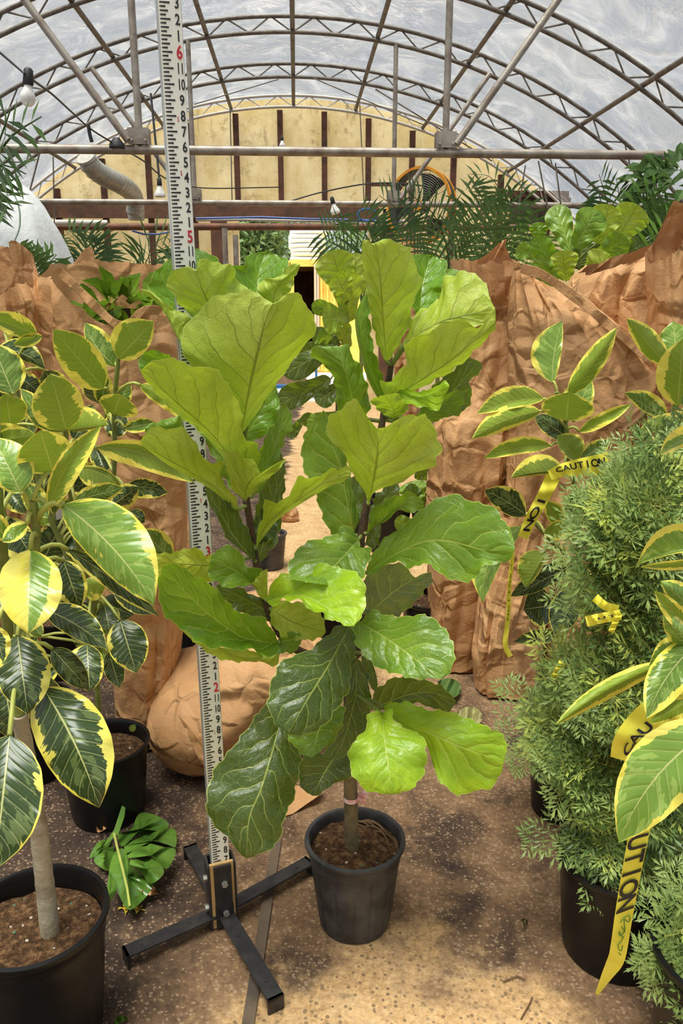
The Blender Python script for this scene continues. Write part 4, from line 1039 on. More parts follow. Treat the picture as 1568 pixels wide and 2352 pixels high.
# --- right crown
FL('U', 'ub', [(888,830),(881,760),(876,690),(872,630),(862,558)], [(880,822),(864,782),(850,722),(838,652),(832,600),(830,566),(843,548),(851,560)], [(900,820),(922,780),(944,742),(946,700),(968,652),(956,612),(945,590),(946,568),(930,567),(916,560),(905,550),(880,550)], 1.51, 1.43, .03, .05, -.01)
FL('T', 'sat', [(965,730),(970,655),(990,586)], [(945,705),(942,645),(946,592),(968,583)], [(1000,695),(1020,645),(1026,606),(1010,592)], 1.53, 1.60, -.03, -.03)
FL('T', 'mid', [(985,720),(1005,650),(1040,617)], [(980,680),(1000,640),(1020,620)], [(1015,690),(1040,650),(1055,625)], 1.56, 1.64)
FL('U', 'ub', [(925,792),(978,757),(1022,736),(1082,722),(1137,708)], [(934,772),(945,732),(966,711),(986,703),(1006,685),(1016,660),(1018,636),(1045,632),(1056,622),(1081,625),(1111,646),(1122,670),(1126,690)], [(932,802),(962,778),(1002,766),(1060,760),(1112,742)], 1.50, 1.43, .05, -.02)
FL('U', 'ub', [(884,912),(932,894),(992,858),(1036,828),(1082,788),(1138,738)], [(870,872),(893,880),(908,858),(932,838),(930,802),(944,776),(970,770),(1000,754),(1031,739),(1075,737),(1090,756),(1110,744),(1126,718),(1138,708)], [(910,918),(942,902),(1002,872),(1052,842),(1100,795),(1134,760)], 1.47, 1.37, -.02, .03)
FL('T', 'sat', [(884,930),(858,870),(834,800),(828,740),(842,668)], [(868,915),(848,880),(834,840),(820,780),(815,732),(824,702)], [(888,905),(872,845),(857,795),(850,742),(846,695)], 1.51, 1.49, .04, -.02)
FL('T', 'mid', [(818,960),(800,880),(785,830),(762,796)], [(778,955),(766,872),(740,835),(712,816),(716,800),(738,794)], [(846,950),(846,902),(831,850),(811,820),(796,793)], 1.52, 1.47, .03, .04, -.02)
FL('T', 'dark', [(955,965),(1018,920),(1070,865),(1104,832)], [(985,900),(1010,872),(1050,842),(1066,815),(1084,822)], [(992,962),(1058,950),(1084,912),(1078,875),(1106,852)], 1.52, 1.50, -.02, .02)
FL('T', 'mid', [(948,975),(1000,945),(1052,894)], [(970,935),(1020,908)], [(985,970),(1046,952),(1064,930),(1062,905)], 1.50, 1.46, -.02, .01)
FL('T', 'bright', [(914,902),(968,914),(1032,886)], [(912,884),(940,895),(975,898),(1002,885),(1024,877)], [(922,918),(942,931),(980,935),(991,945),(1010,935),(1022,910)], 1.46, 1.37, .03, -.01)
FL('U', 'ub', [(906,962),(900,932),(878,908)], [(880,952),(864,936),(849,924),(868,911)], [(932,948),(932,922),(906,904)], 1.47, 1.39, -.01, -.01)
FL('U', 'u', [(846,1158),(858,1100),(866,1050),(867,1012),(865,984)], [(836,1130),(806,1082),(790,1042),(760,1012),(748,985),(758,955),(790,935),(813,913),(830,936),(848,964)], [(865,1122),(920,1110),(952,1086),(1000,1070),(1004,1046),(1015,1036),(1000,990),(986,962),(976,950),(955,958),(944,949),(910,965),(886,980)], 1.49, 1.36, -.02, -.02, -.01)
FL('T', 'mid', [(812,1228),(794,1135),(784,1080),(760,1010),(743,942)], [(766,1228),(744,1196),(724,1136),(700,1086),(692,1040),(700,996),(726,960)], [(824,1180),(806,1112),(796,1050),(776,1000),(756,962)], 1.53, 1.53, -.03, .02)
FL('T', 'dark', [(830,1190),(815,1150),(800,1100)], [(795,1190),(785,1150),(785,1110)], [(845,1160),(838,1120),(820,1095)], 1.54, 1.58)
FL('T', 'dark', [(850,1190),(880,1150),(915,1112)], [(852,1160),(870,1130),(895,1112)], [(880,1172),(908,1150),(918,1128)], 1.54, 1.58)
FL('T', 'mid', [(842,1226),(890,1182),(938,1152),(974,1154)], [(850,1178),(878,1152),(905,1140),(938,1130),(958,1140)], [(858,1208),(878,1202),(896,1190),(914,1172),(950,1178),(972,1170)], 1.51, 1.46, -.02, -.01, rip=.010)
FL('T', 'dark', [(838,1250),(855,1235),(875,1205)], [(845,1225),(860,1205)], [(860,1260),(872,1235)], 1.53, 1.55)
FL('T', 'mid', [(842,1316),(868,1297),(925,1264),(982,1242),(1040,1244),(1110,1262),(1182,1262)], [(845,1290),(880,1240),(920,1210),(956,1180),(1000,1146),(1040,1135),(1068,1142),(1080,1152),(1112,1156),(1140,1170),(1160,1200),(1178,1230)], [(852,1322),(880,1300),(918,1290),(938,1308),(964,1296),(986,1298),(1022,1325),(1066,1337),(1094,1326),(1106,1302),(1140,1295),(1166,1288)], 1.49, 1.31, .03, -.04, .01, .008)
FL('T', 'mid', [(824,1238),(796,1270),(768,1300),(735,1342)], [(832,1262),(854,1258),(846,1292),(836,1318),(830,1335),(790,1345)], [(806,1215),(788,1208),(770,1226),(730,1238),(700,1246),(670,1280),(660,1312),(672,1330)], 1.49, 1.36, -.02, .02)
FL('T', 'bright', [(612,1380),(665,1367),(702,1371),(742,1390),(772,1410),(813,1438)], [(616,1358),(640,1320),(670,1318),(702,1305),(748,1292),(766,1302),(800,1308),(826,1322),(838,1345),(840,1380),(832,1415)], [(622,1392),(636,1393),(648,1372),(660,1383),(688,1375),(702,1396),(738,1408),(746,1422),(770,1425),(786,1437)], 1.46, 1.29, .03, -.02, -.01, .008)
FL('T', 'grey', [(848,1408),(890,1371),(930,1342),(990,1314)], [(836,1395),(836,1338),(850,1311),(880,1298),(910,1293),(936,1305),(946,1328),(970,1318)], [(870,1410),(912,1415),(946,1390),(976,1356),(992,1334)], 1.52, 1.53, -.03, .01, rip=.008)
FL('T', 'mid', [(824,1430),(870,1455),(916,1486),(962,1520),(1012,1560)], [(836,1420),(855,1400),(885,1412),(930,1416),(975,1411),(1002,1426),(1026,1450),(1041,1482),(1044,1512),(1032,1545)], [(806,1440),(815,1476),(836,1506),(872,1536),(922,1551),(952,1560),(990,1558)], 1.475, 1.30, .02, -.01, -.02)
FL('T', 'dark', [(800,1442),(762,1515),(722,1580),(696,1622),(662,1686)], [(812,1452),(818,1482),(806,1530),(803,1576),(790,1606),(770,1632),(745,1666),(700,1688)], [(780,1436),(758,1452),(710,1492),(650,1516),(628,1552),(615,1600),(618,1632),(632,1662)], 1.45, 1.27, .02, .02, -.03)
FL('T', 'mid', [(745,1640),(728,1690),(716,1740)], [(788,1620),(786,1662),(766,1700),(745,1718)], [(690,1650),(658,1685),(672,1708),(690,1730)], 1.42, 1.36, 0, 0, 0, .010)
FL('T', 'deep', [(818,1510),(815,1600),(792,1690),(768,1740)], [(842,1535),(850,1602),(845,1662),(820,1722),(792,1740)], [(804,1525),(798,1600),(770,1662),(744,1735)], 1.50, 1.46)
FL('T', 'dark', [(648,1640),(627,1718),(600,1810),(572,1880),(566,1972)], [(668,1650),(690,1740),(681,1802),(672,1842),(655,1872),(641,1930),(610,1956)], [(615,1612),(562,1680),(520,1732),(490,1770),(473,1832),(475,1862),(492,1896),(532,1932),(546,1958)], 1.46, 1.30, .03, .03, -.03, .008)
FL('T', 'deep', [(770,1735),(742,1780),(718,1828)], [(802,1740),(802,1785),(762,1802),(736,1825)], [(700,1730),(684,1790),(700,1816)], 1.49, 1.44)
FL('T', 'bright', [(877,1640),(883,1700),(890,1752),(900,1825)], [(890,1628),(902,1634),(906,1656),(940,1676),(970,1690),(979,1722),(978,1762),(964,1792),(940,1815)], [(866,1630),(846,1640),(840,1670),(824,1692),(803,1716),(803,1760),(816,1790),(840,1815),(870,1822)], 1.41, 1.27, .02, .02, -.03)
FL('T', 'bright', [(880,1622),(938,1665),(1000,1690),(1072,1720),(1157,1750)], [(898,1614),(940,1613),(980,1630),(1020,1632),(1062,1645),(1112,1666),(1142,1680),(1160,1696),(1163,1722)], [(890,1640),(945,1690),(978,1712),(988,1735),(1006,1790),(1040,1820),(1062,1828),(1092,1815),(1122,1814),(1146,1785)], 1.45, 1.31, .01, -.02, -.02, .008)
FL('T', 'dark', [(853,1630),(925,1600),(985,1590),(1047,1612)], [(854,1600),(880,1570),(920,1553),(962,1560),(1002,1570),(1036,1596)], [(890,1630),(960,1616),(1000,1630),(1030,1636)], 1.51, 1.55, -.02, 0)
FL('T', 'sat', [(640,1478),(572,1468),(536,1452),(470,1402),(412,1346),(374,1298)], [(645,1500),(612,1514),(596,1505),(576,1488),(550,1496),(520,1486),(490,1490),(455,1475),(420,1447),(390,1425),(372,1402),(362,1342)], [(632,1460),(616,1432),(600,1416),(560,1410),(530,1392),(505,1362),(475,1336),(428,1310),(424,1303),(404,1295)], 1.475, 1.31, -.03, -.02, 0, .006)
FL('U', 'ub', [(642,1500),(600,1512),(530,1502),(405,1432)], [(620,1510),(600,1500),(560,1490),(500,1485),(440,1455)], [(634,1532),(600,1520),(545,1520),(492,1508),(432,1462)], 1.44, 1.37, 0, .02, pet=False)
FL('U', 'yel', [(490,1300),(430,1296),(352,1292)], [(485,1335),(450,1342),(400,1325),(362,1332)], [(490,1275),(475,1275),(455,1262),(430,1258),(410,1266),(380,1270),(352,1280)], 1.47, 1.45)
FL('T', 'mid', [(602,1372),(566,1330),(522,1302),(482,1290)], [(590,1335),(570,1344),(536,1350),(506,1343),(480,1322)], [(612,1320),(592,1306),(570,1300),(546,1262),(526,1253),(490,1268)], 1.475, 1.39, -.04, .01, 0, .010)
FL('U', 'u', [(606,1378),(602,1342),(614,1306)], [(590,1362),(586,1332),(600,1314)], [(614,1370),(614,1340)], 1.44, 1.40, pet=False)
FL('T', 'dark', [(625,1415),(590,1390),(530,1360),(495,1345)], [(610,1425),(560,1412),(520,1385)], [(615,1390),(570,1360),(520,1340)], 1.50, 1.48)
FL('U', 'ud', [(622,1400),(680,1432),(748,1452)], [(635,1382),(690,1384),(732,1400),(744,1430)], [(620,1425),(650,1462),(700,1470),(735,1465)], 1.485, 1.44)
FL('T', 'mid', [(636,1478),(665,1470),(695,1465)], [(650,1455),(680,1450)], [(640,1500),(680,1495)], 1.49, 1.45)
FL('T', 'dark', [(835,1500),(852,1540),(865,1592)], [(850,1510),(866,1560)], [(830,1520),(850,1575)], 1.51, 1.49)
# pink ribbon on the trunk
q = P(806, 1833, 1.535); rb = MB().lathe([(.0172, -.005), (.0178, 0), (.0172, .006)], q, 24).build('ribbon', 'pink_ribbon', fig)
for pts in ([(820,1828),(838,1815),(846,1820),(832,1830)], [(820,1830),(842,1836),(845,1826),(826,1824)], [(820,1832),(836,1850),(842,1846),(826,1830)]):
    v = [P(x, y, 1.517 - .004*i) for i, (x, y) in enumerate(pts)]; MB().add(v, [(0,1,2,3)]).build('ribbon_loop', 'pink_ribbon', rb, False, off=fig.location)
for k in range(6):   # circling roots against the pot wall
    a0 = random.uniform(-.4, .6); r = .098 - .004*k
    MB().tube([(pc.x + r*cos(a0+i*.12), pc.y + r*sin(a0+i*.12), .196 + .006*sin(i*.7+k)) for i in range(14)], .0022, 5).build('root', 'root', fig)

# ================================================================ VARIEGATED RUBBER PLANTS
def rubber(label, loc, stems, leaves, rs=(.009, .006), extra=None, mat='stem_green'):
    t = empty('rubber_plant', loc, label, 'potted plant')
    for st in stems: stem(t, st, rs[0], rs[1], mat, 'stem', 9, .08)
    for L in leaves:
        kw = L[7] if len(L) > 7 else {}
        mode, col, base, tip, ab, Y0, Y1 = L[:7]
        leafc(t, stems, mode, col, base, tip, ab[0], ab[1], Y0, Y1, **kw)
    return t
# pot in front, pale trunk
qA = P(76, 2076, 1.27); 
stA = [stemline([(115, 2160, 1.27), (100, 2020, 1.27), (84, 1880, 1.26), (66, 1760, 1.24), (44, 1640, 1.2), (48, 1500, 1.18), (72, 1350, 1.15), (84, 1240, 1.12), (76, 1150, 1.10)]),
       stemline([(44, 1640, 1.2), (20, 1500, 1.2), (10, 1300, 1.15), (-5, 1120, 1.1), (-10, 900, 1.2)])]
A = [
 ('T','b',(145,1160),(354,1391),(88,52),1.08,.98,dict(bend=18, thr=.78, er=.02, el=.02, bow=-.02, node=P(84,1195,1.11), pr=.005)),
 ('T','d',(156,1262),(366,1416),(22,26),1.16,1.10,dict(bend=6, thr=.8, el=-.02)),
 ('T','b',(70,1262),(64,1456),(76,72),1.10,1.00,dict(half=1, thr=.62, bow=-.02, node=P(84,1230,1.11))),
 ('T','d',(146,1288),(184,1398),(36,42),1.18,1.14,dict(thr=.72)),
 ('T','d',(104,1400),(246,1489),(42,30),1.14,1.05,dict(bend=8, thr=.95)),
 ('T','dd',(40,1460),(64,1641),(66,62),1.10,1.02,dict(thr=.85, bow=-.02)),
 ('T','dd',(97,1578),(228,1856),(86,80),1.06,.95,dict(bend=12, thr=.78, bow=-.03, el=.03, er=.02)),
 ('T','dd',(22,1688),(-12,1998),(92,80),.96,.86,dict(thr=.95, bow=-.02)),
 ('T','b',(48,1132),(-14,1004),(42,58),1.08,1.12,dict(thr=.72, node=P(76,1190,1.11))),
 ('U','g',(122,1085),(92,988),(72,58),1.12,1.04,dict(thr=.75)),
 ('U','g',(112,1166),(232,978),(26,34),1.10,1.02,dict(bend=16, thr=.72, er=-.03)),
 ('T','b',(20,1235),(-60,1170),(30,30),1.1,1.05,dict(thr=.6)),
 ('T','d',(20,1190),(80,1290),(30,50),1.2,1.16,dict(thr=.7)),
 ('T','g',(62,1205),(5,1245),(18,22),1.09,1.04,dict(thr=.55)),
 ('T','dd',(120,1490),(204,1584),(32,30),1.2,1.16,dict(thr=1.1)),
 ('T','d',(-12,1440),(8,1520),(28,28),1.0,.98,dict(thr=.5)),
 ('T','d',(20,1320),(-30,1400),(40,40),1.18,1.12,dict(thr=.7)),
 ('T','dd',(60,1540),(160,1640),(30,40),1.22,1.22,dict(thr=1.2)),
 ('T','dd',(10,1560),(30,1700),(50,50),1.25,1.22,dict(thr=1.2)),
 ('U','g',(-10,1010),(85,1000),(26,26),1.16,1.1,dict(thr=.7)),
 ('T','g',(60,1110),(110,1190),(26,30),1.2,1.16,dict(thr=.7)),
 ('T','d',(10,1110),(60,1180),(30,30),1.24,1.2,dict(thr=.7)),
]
tA = rubber('variegated rubber plant with a pale bare trunk, in the black pot beside the cut leaf', (qA.x, qA.y, 0), stA, A)
stem(tA, stemline([(118, 2165, 1.27), (104, 2040, 1.27), (88, 1900, 1.26), (66, 1760, 1.24), (44, 1640, 1.2)]), .0185, .013, 'bark_pale', 'trunk', 14, .03)
pot_parts(tA, (qA.x, qA.y), 0, .285, .132, .104, 'black_plastic', 0, .045)
# second plant in the pot behind
qB = P(236, 1690, 1.98)
stB = [stemline([(232, 1720, 1.96), (222, 1560, 1.9), (216, 1400, 1.85), (240, 1240, 1.8), (262, 1080, 1.78), (262, 940, 1.76), (272, 822, 1.74)]),
       stemline([(216, 1400, 1.85), (180, 1250, 1.75), (158, 1100, 1.65), (150, 985, 1.6)]),
       stemline([(216, 1400, 1.85), (120, 1200, 1.8), (60, 1000, 1.75), (30, 850, 1.75)])]
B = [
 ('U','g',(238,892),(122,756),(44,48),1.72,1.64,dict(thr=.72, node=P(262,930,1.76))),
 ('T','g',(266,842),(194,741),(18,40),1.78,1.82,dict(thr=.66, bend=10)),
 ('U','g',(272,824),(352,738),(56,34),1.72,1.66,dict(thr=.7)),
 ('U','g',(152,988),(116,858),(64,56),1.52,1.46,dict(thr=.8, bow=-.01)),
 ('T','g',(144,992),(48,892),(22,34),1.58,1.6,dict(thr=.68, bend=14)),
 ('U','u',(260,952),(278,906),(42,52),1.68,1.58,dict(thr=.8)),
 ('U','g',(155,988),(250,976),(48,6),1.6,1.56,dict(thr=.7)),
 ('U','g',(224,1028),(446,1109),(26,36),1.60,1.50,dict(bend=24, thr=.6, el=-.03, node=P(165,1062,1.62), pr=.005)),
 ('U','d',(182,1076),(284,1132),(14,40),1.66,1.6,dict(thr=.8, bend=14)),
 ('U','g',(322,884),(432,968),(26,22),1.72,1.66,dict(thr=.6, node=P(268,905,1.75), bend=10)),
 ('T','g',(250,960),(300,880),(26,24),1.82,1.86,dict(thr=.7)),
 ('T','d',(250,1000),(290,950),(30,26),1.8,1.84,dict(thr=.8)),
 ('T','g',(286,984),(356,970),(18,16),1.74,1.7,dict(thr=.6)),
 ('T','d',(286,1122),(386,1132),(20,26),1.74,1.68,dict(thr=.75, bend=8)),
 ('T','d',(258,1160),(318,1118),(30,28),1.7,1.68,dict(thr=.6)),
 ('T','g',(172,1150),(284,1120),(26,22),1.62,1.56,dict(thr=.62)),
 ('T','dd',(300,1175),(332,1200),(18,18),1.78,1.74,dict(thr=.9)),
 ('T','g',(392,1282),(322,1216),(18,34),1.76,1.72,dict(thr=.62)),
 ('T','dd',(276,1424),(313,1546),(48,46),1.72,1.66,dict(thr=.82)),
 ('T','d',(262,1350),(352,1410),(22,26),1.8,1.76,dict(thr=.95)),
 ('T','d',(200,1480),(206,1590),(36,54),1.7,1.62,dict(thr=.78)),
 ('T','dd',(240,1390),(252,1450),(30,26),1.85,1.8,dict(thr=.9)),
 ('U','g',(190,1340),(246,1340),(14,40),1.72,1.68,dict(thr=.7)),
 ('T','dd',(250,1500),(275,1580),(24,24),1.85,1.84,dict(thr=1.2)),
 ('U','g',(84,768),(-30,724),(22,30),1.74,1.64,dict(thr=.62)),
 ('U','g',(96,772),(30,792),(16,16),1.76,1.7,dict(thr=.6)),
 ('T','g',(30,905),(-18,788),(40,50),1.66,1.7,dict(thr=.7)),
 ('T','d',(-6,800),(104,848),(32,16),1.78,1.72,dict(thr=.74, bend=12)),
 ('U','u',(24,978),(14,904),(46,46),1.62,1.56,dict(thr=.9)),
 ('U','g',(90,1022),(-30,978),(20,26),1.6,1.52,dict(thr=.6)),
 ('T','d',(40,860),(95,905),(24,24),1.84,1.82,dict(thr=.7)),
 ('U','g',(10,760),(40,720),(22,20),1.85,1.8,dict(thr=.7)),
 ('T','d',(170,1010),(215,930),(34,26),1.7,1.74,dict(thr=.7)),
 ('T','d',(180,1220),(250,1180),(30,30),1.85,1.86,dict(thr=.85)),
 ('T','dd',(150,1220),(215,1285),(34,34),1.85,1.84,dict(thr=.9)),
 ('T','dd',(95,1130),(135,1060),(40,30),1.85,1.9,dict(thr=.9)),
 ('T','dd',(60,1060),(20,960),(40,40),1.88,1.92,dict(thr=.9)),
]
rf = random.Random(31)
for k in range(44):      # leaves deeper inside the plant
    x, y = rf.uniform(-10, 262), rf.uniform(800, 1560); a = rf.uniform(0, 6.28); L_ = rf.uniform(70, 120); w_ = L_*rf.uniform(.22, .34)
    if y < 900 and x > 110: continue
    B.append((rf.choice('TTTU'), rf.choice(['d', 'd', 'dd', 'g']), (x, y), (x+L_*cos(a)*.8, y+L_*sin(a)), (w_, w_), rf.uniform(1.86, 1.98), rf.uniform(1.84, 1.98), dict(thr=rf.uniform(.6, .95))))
tB = rubber('variegated rubber plant in a black pot between the paper wrap and the pale-trunked rubber plant', (qB.x, qB.y, 0), stB, B, (.008, .005))
pot_parts(tB, (qB.x, qB.y), 0, .225, .122, .100, 'black_plastic', 0, .04)
leafc(tB, None, 'T', 'b', (300, 1680), (310, 1664), 8, 7, 1.98, 1.96, thr=1.2, pet=False)

# right: the plant tied with tape behind the aralia
qC = P(1330, 1620, 2.16)
stC = [stemline([(1335, 1640, 2.15), (1340, 1480, 2.1), (1330, 1320, 2.05), (1262, 1240, 2.0), (1226, 1200, 1.98)]),
       stemline([(1330, 1320, 2.05), (1325, 1150, 2.0), (1300, 1040, 1.95), (1298, 960, 1.93), (1278, 900, 1.92)])]
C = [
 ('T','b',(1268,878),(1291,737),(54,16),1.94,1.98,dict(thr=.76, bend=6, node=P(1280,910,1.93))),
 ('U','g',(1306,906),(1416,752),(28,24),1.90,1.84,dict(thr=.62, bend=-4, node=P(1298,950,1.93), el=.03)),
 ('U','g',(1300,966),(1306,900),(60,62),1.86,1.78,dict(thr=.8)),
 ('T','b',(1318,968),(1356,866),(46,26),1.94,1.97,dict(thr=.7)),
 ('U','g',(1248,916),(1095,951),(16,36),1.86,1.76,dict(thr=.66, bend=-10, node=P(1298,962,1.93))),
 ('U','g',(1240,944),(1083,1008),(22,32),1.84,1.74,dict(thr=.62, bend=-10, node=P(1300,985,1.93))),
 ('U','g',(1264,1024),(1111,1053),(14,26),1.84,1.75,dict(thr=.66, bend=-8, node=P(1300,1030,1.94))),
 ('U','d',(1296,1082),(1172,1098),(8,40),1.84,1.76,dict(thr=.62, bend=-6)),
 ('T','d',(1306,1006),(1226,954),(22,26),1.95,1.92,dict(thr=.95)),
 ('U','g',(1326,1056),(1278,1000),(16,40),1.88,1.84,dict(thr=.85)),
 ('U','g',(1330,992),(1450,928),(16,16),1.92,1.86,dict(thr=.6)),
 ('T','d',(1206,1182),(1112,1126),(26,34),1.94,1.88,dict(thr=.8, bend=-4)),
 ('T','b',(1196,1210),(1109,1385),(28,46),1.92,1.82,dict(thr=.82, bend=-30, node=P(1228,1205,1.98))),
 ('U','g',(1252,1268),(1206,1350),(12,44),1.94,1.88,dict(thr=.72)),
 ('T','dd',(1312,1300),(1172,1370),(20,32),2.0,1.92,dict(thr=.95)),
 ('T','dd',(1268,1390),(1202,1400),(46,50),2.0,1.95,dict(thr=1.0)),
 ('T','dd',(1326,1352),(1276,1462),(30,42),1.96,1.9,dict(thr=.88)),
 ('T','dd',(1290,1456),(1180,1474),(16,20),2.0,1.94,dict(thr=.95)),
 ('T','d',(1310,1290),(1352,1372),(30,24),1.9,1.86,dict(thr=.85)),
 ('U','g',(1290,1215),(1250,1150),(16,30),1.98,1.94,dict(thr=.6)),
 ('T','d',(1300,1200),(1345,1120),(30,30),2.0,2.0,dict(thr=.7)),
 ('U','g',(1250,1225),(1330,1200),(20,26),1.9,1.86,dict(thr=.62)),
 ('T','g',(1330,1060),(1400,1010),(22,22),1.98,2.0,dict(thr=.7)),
]
tC = rubber('variegated rubber plant with yellow caution tape around it, behind the aralia', (qC.x, qC.y, 0), stC, C, (.008, .005))
pot_parts(tC, (qC.x, qC.y), 0, .22, .115, .095, 'black_plastic', 0, .04)
qD = P(1560, 1600, 2.05)
stD = [stemline([(1560, 1620, 2.05), (1565, 1300, 2.05), (1545, 1060, 2.03), (1548, 930, 2.02)])]
D = [
 ('U','g',(1528,838),(1439,731),(24,32),2.0,1.92,dict(thr=.66)),
 ('T','b',(1555,830),(1545,738),(40,46),2.06,2.1,dict(thr=.8)),
 ('U','g',(1556,932),(1568,778),(56,56),1.96,1.9,dict(thr=.55)),
 ('T','g',(1530,962),(1434,902),(14,34),2.02,1.96,dict(thr=.62)),
 ('U','g',(1560,960),(1470,985),(20,20),1.98,1.92,dict(thr=.6)),
 ('T','g',(1570,990),(1620,900),(30,30),2.0,2.0,dict(thr=.7)),
]
tD = rubber('variegated rubber plant with upright yellow-edged leaves rising above the aralia', (qD.x, qD.y, 0), stD, D, (.008, .006))
pot_parts(tD, (qD.x, qD.y), 0, .22, .115, .095, 'black_plastic', 0, .04)
# right front plant (its stem stands just outside the frame)
qE = P(1660, 2300, 1.12)
stE = [stemline([(1665, 2200, 1.12), (1660, 1900, 1.1), (1650, 1700, 1.06), (1620, 1480, 1.04), (1610, 1250, 1.02), (1620, 1020, 1.02)])]
E = [
 ('T','b',(1640,1262),(1462,1298),(6,62),1.0,.96,dict(thr=.6, bend=-14)),
 ('U','g',(1640,1290),(1470,1302),(14,10),1.02,.97,dict(thr=.55)),
 ('T','b',(1625,990),(1514,1046),(16,30),1.0,.96,dict(thr=.5, bend=-8)),
 ('T','b',(1600,1405),(1516,1335),(20,34),1.02,1.0,dict(thr=.6)),
 ('U','g',(1600,1470),(1502,1356),(22,24),1.0,.94,dict(thr=.62)),
 ('T','b',(1590,1490),(1522,1412),(26,30),.98,.96,dict(thr=.7)),
 ('T','g',(1580,1520),(1490,1528),(36,50),1.0,.96,dict(thr=.66, bend=-10)),
 ('U','g',(1532,1522),(1274,1666),(20,24),1.0,.94,dict(thr=.66, bend=-12)),
 ('T','g',(1610,1470),(1484,1650),(50,46),.98,.90,dict(thr=.62, bend=-16)),
 ('U','u',(1600,1600),(1490,1660),(30,24),.94,.90,dict(thr=.6)),
 ('T','b',(1660,1660),(1420,1936),(86,84),.90,.80,dict(thr=.80, bend=-34, bow=-.02, pr=.006)),
]
tE = rubber('variegated rubber plant with large bright leaves hanging over the aralia pot', (qE.x, qE.y, 0), stE, E, (.012, .008))
pot_parts(tE, (qE.x, qE.y), 0, .27, .13, .105, 'black_plastic', 0, .04)
# ================================================================ ARALIA
def spray_mesh(seed, length=.14, name='frond'):
    rnd = random.Random(seed); vs = []; fs = []
    def leaflet(p, d, s, w):
        d = d.normalized(); e = d.cross(Vector((0, 0, 1)))
        e = e.normalized() if e.length > .05 else Vector((1, 0, 0)); up = e.cross(d)*.25
        o = len(vs)
        vs.extend([p, p+d*s*.45+e*w+up*w, p+d*s, p+d*s*.45-e*w+up*w, p+d*s*.5, p+d*s*.72+e*w*1.5+up*w*.5, p+d*s*.72-e*w*1.5+up*w*.5])
        fs.extend([(o, o+4, o+1), (o+1, o+4, o+2), (o+4, o+3, o+2), (o, o+3, o+4), (o+1, o+5, o+4), (o+3, o+4, o+6)])
    def twig(a, b, r):
        o = len(vs); d = (b-a).normalized(); q = d.orthogonal().normalized()*r; w = d.cross(q)
        vs.extend([a+q, a-q*.5+w, a-q*.5-w, b]); fs.extend([(o, o+1, o+3), (o+1, o+2, o+3), (o+2, o, o+3)])
    pr = [Vector((length*f, 0, .12*length*sin(f*2.2) - .22*length*f*f)) for f in np.linspace(0, 1, 6)]
    for i in range(5): twig(pr[i], pr[i+1], .0016)
    tw = []
    for i in range(1, 6):
        for s in (-1, 1):
            L = length*(.66-.09*i)*rnd.uniform(.75, 1.2); d = Vector((rnd.uniform(.5, .8), s*(.85-.05*i), rnd.uniform(-.25, .35))).normalized()
            e = pr[i] + d*L; f0 = len(fs); twig(pr[i], e, .0010); tw += range(f0, len(fs))
            for k in (1, 2, 3):
                p = pr[i].lerp(e, k/3.3)
                for s2 in (-1, 1):
                    dd = (d*rnd.uniform(.6, 1.1) + Vector((-d.y, d.x, 0))*s2*rnd.uniform(.6, 1.1) + Vector((0, 0, rnd.uniform(-.45, .45)))).normalized()
                    leaflet(p, dd, length*rnd.uniform(.15, .25), length*rnd.uniform(.015, .021))
            leaflet(e, d, length*.24, length*.022)
    leaflet(pr[5], Vector((1, 0, -.2)), length*.26, length*.025)
    me = bpy.data.meshes.new(name); me.from_pydata([tuple(v) for v in vs], [], fs)
    for q in list(range(15)) + tw: me.polygons[q].material_index = 1
    me.update(); return me
SPR = {}
for mat in ('aralia', 'aralia_mature', 'aralia_light'):
    SPR[mat] = []
    for s in range(3):
        me = spray_mesh(s+11); me.materials.append(M[mat]); me.materials.append(M['petiole_y']); SPR[mat].append(me)
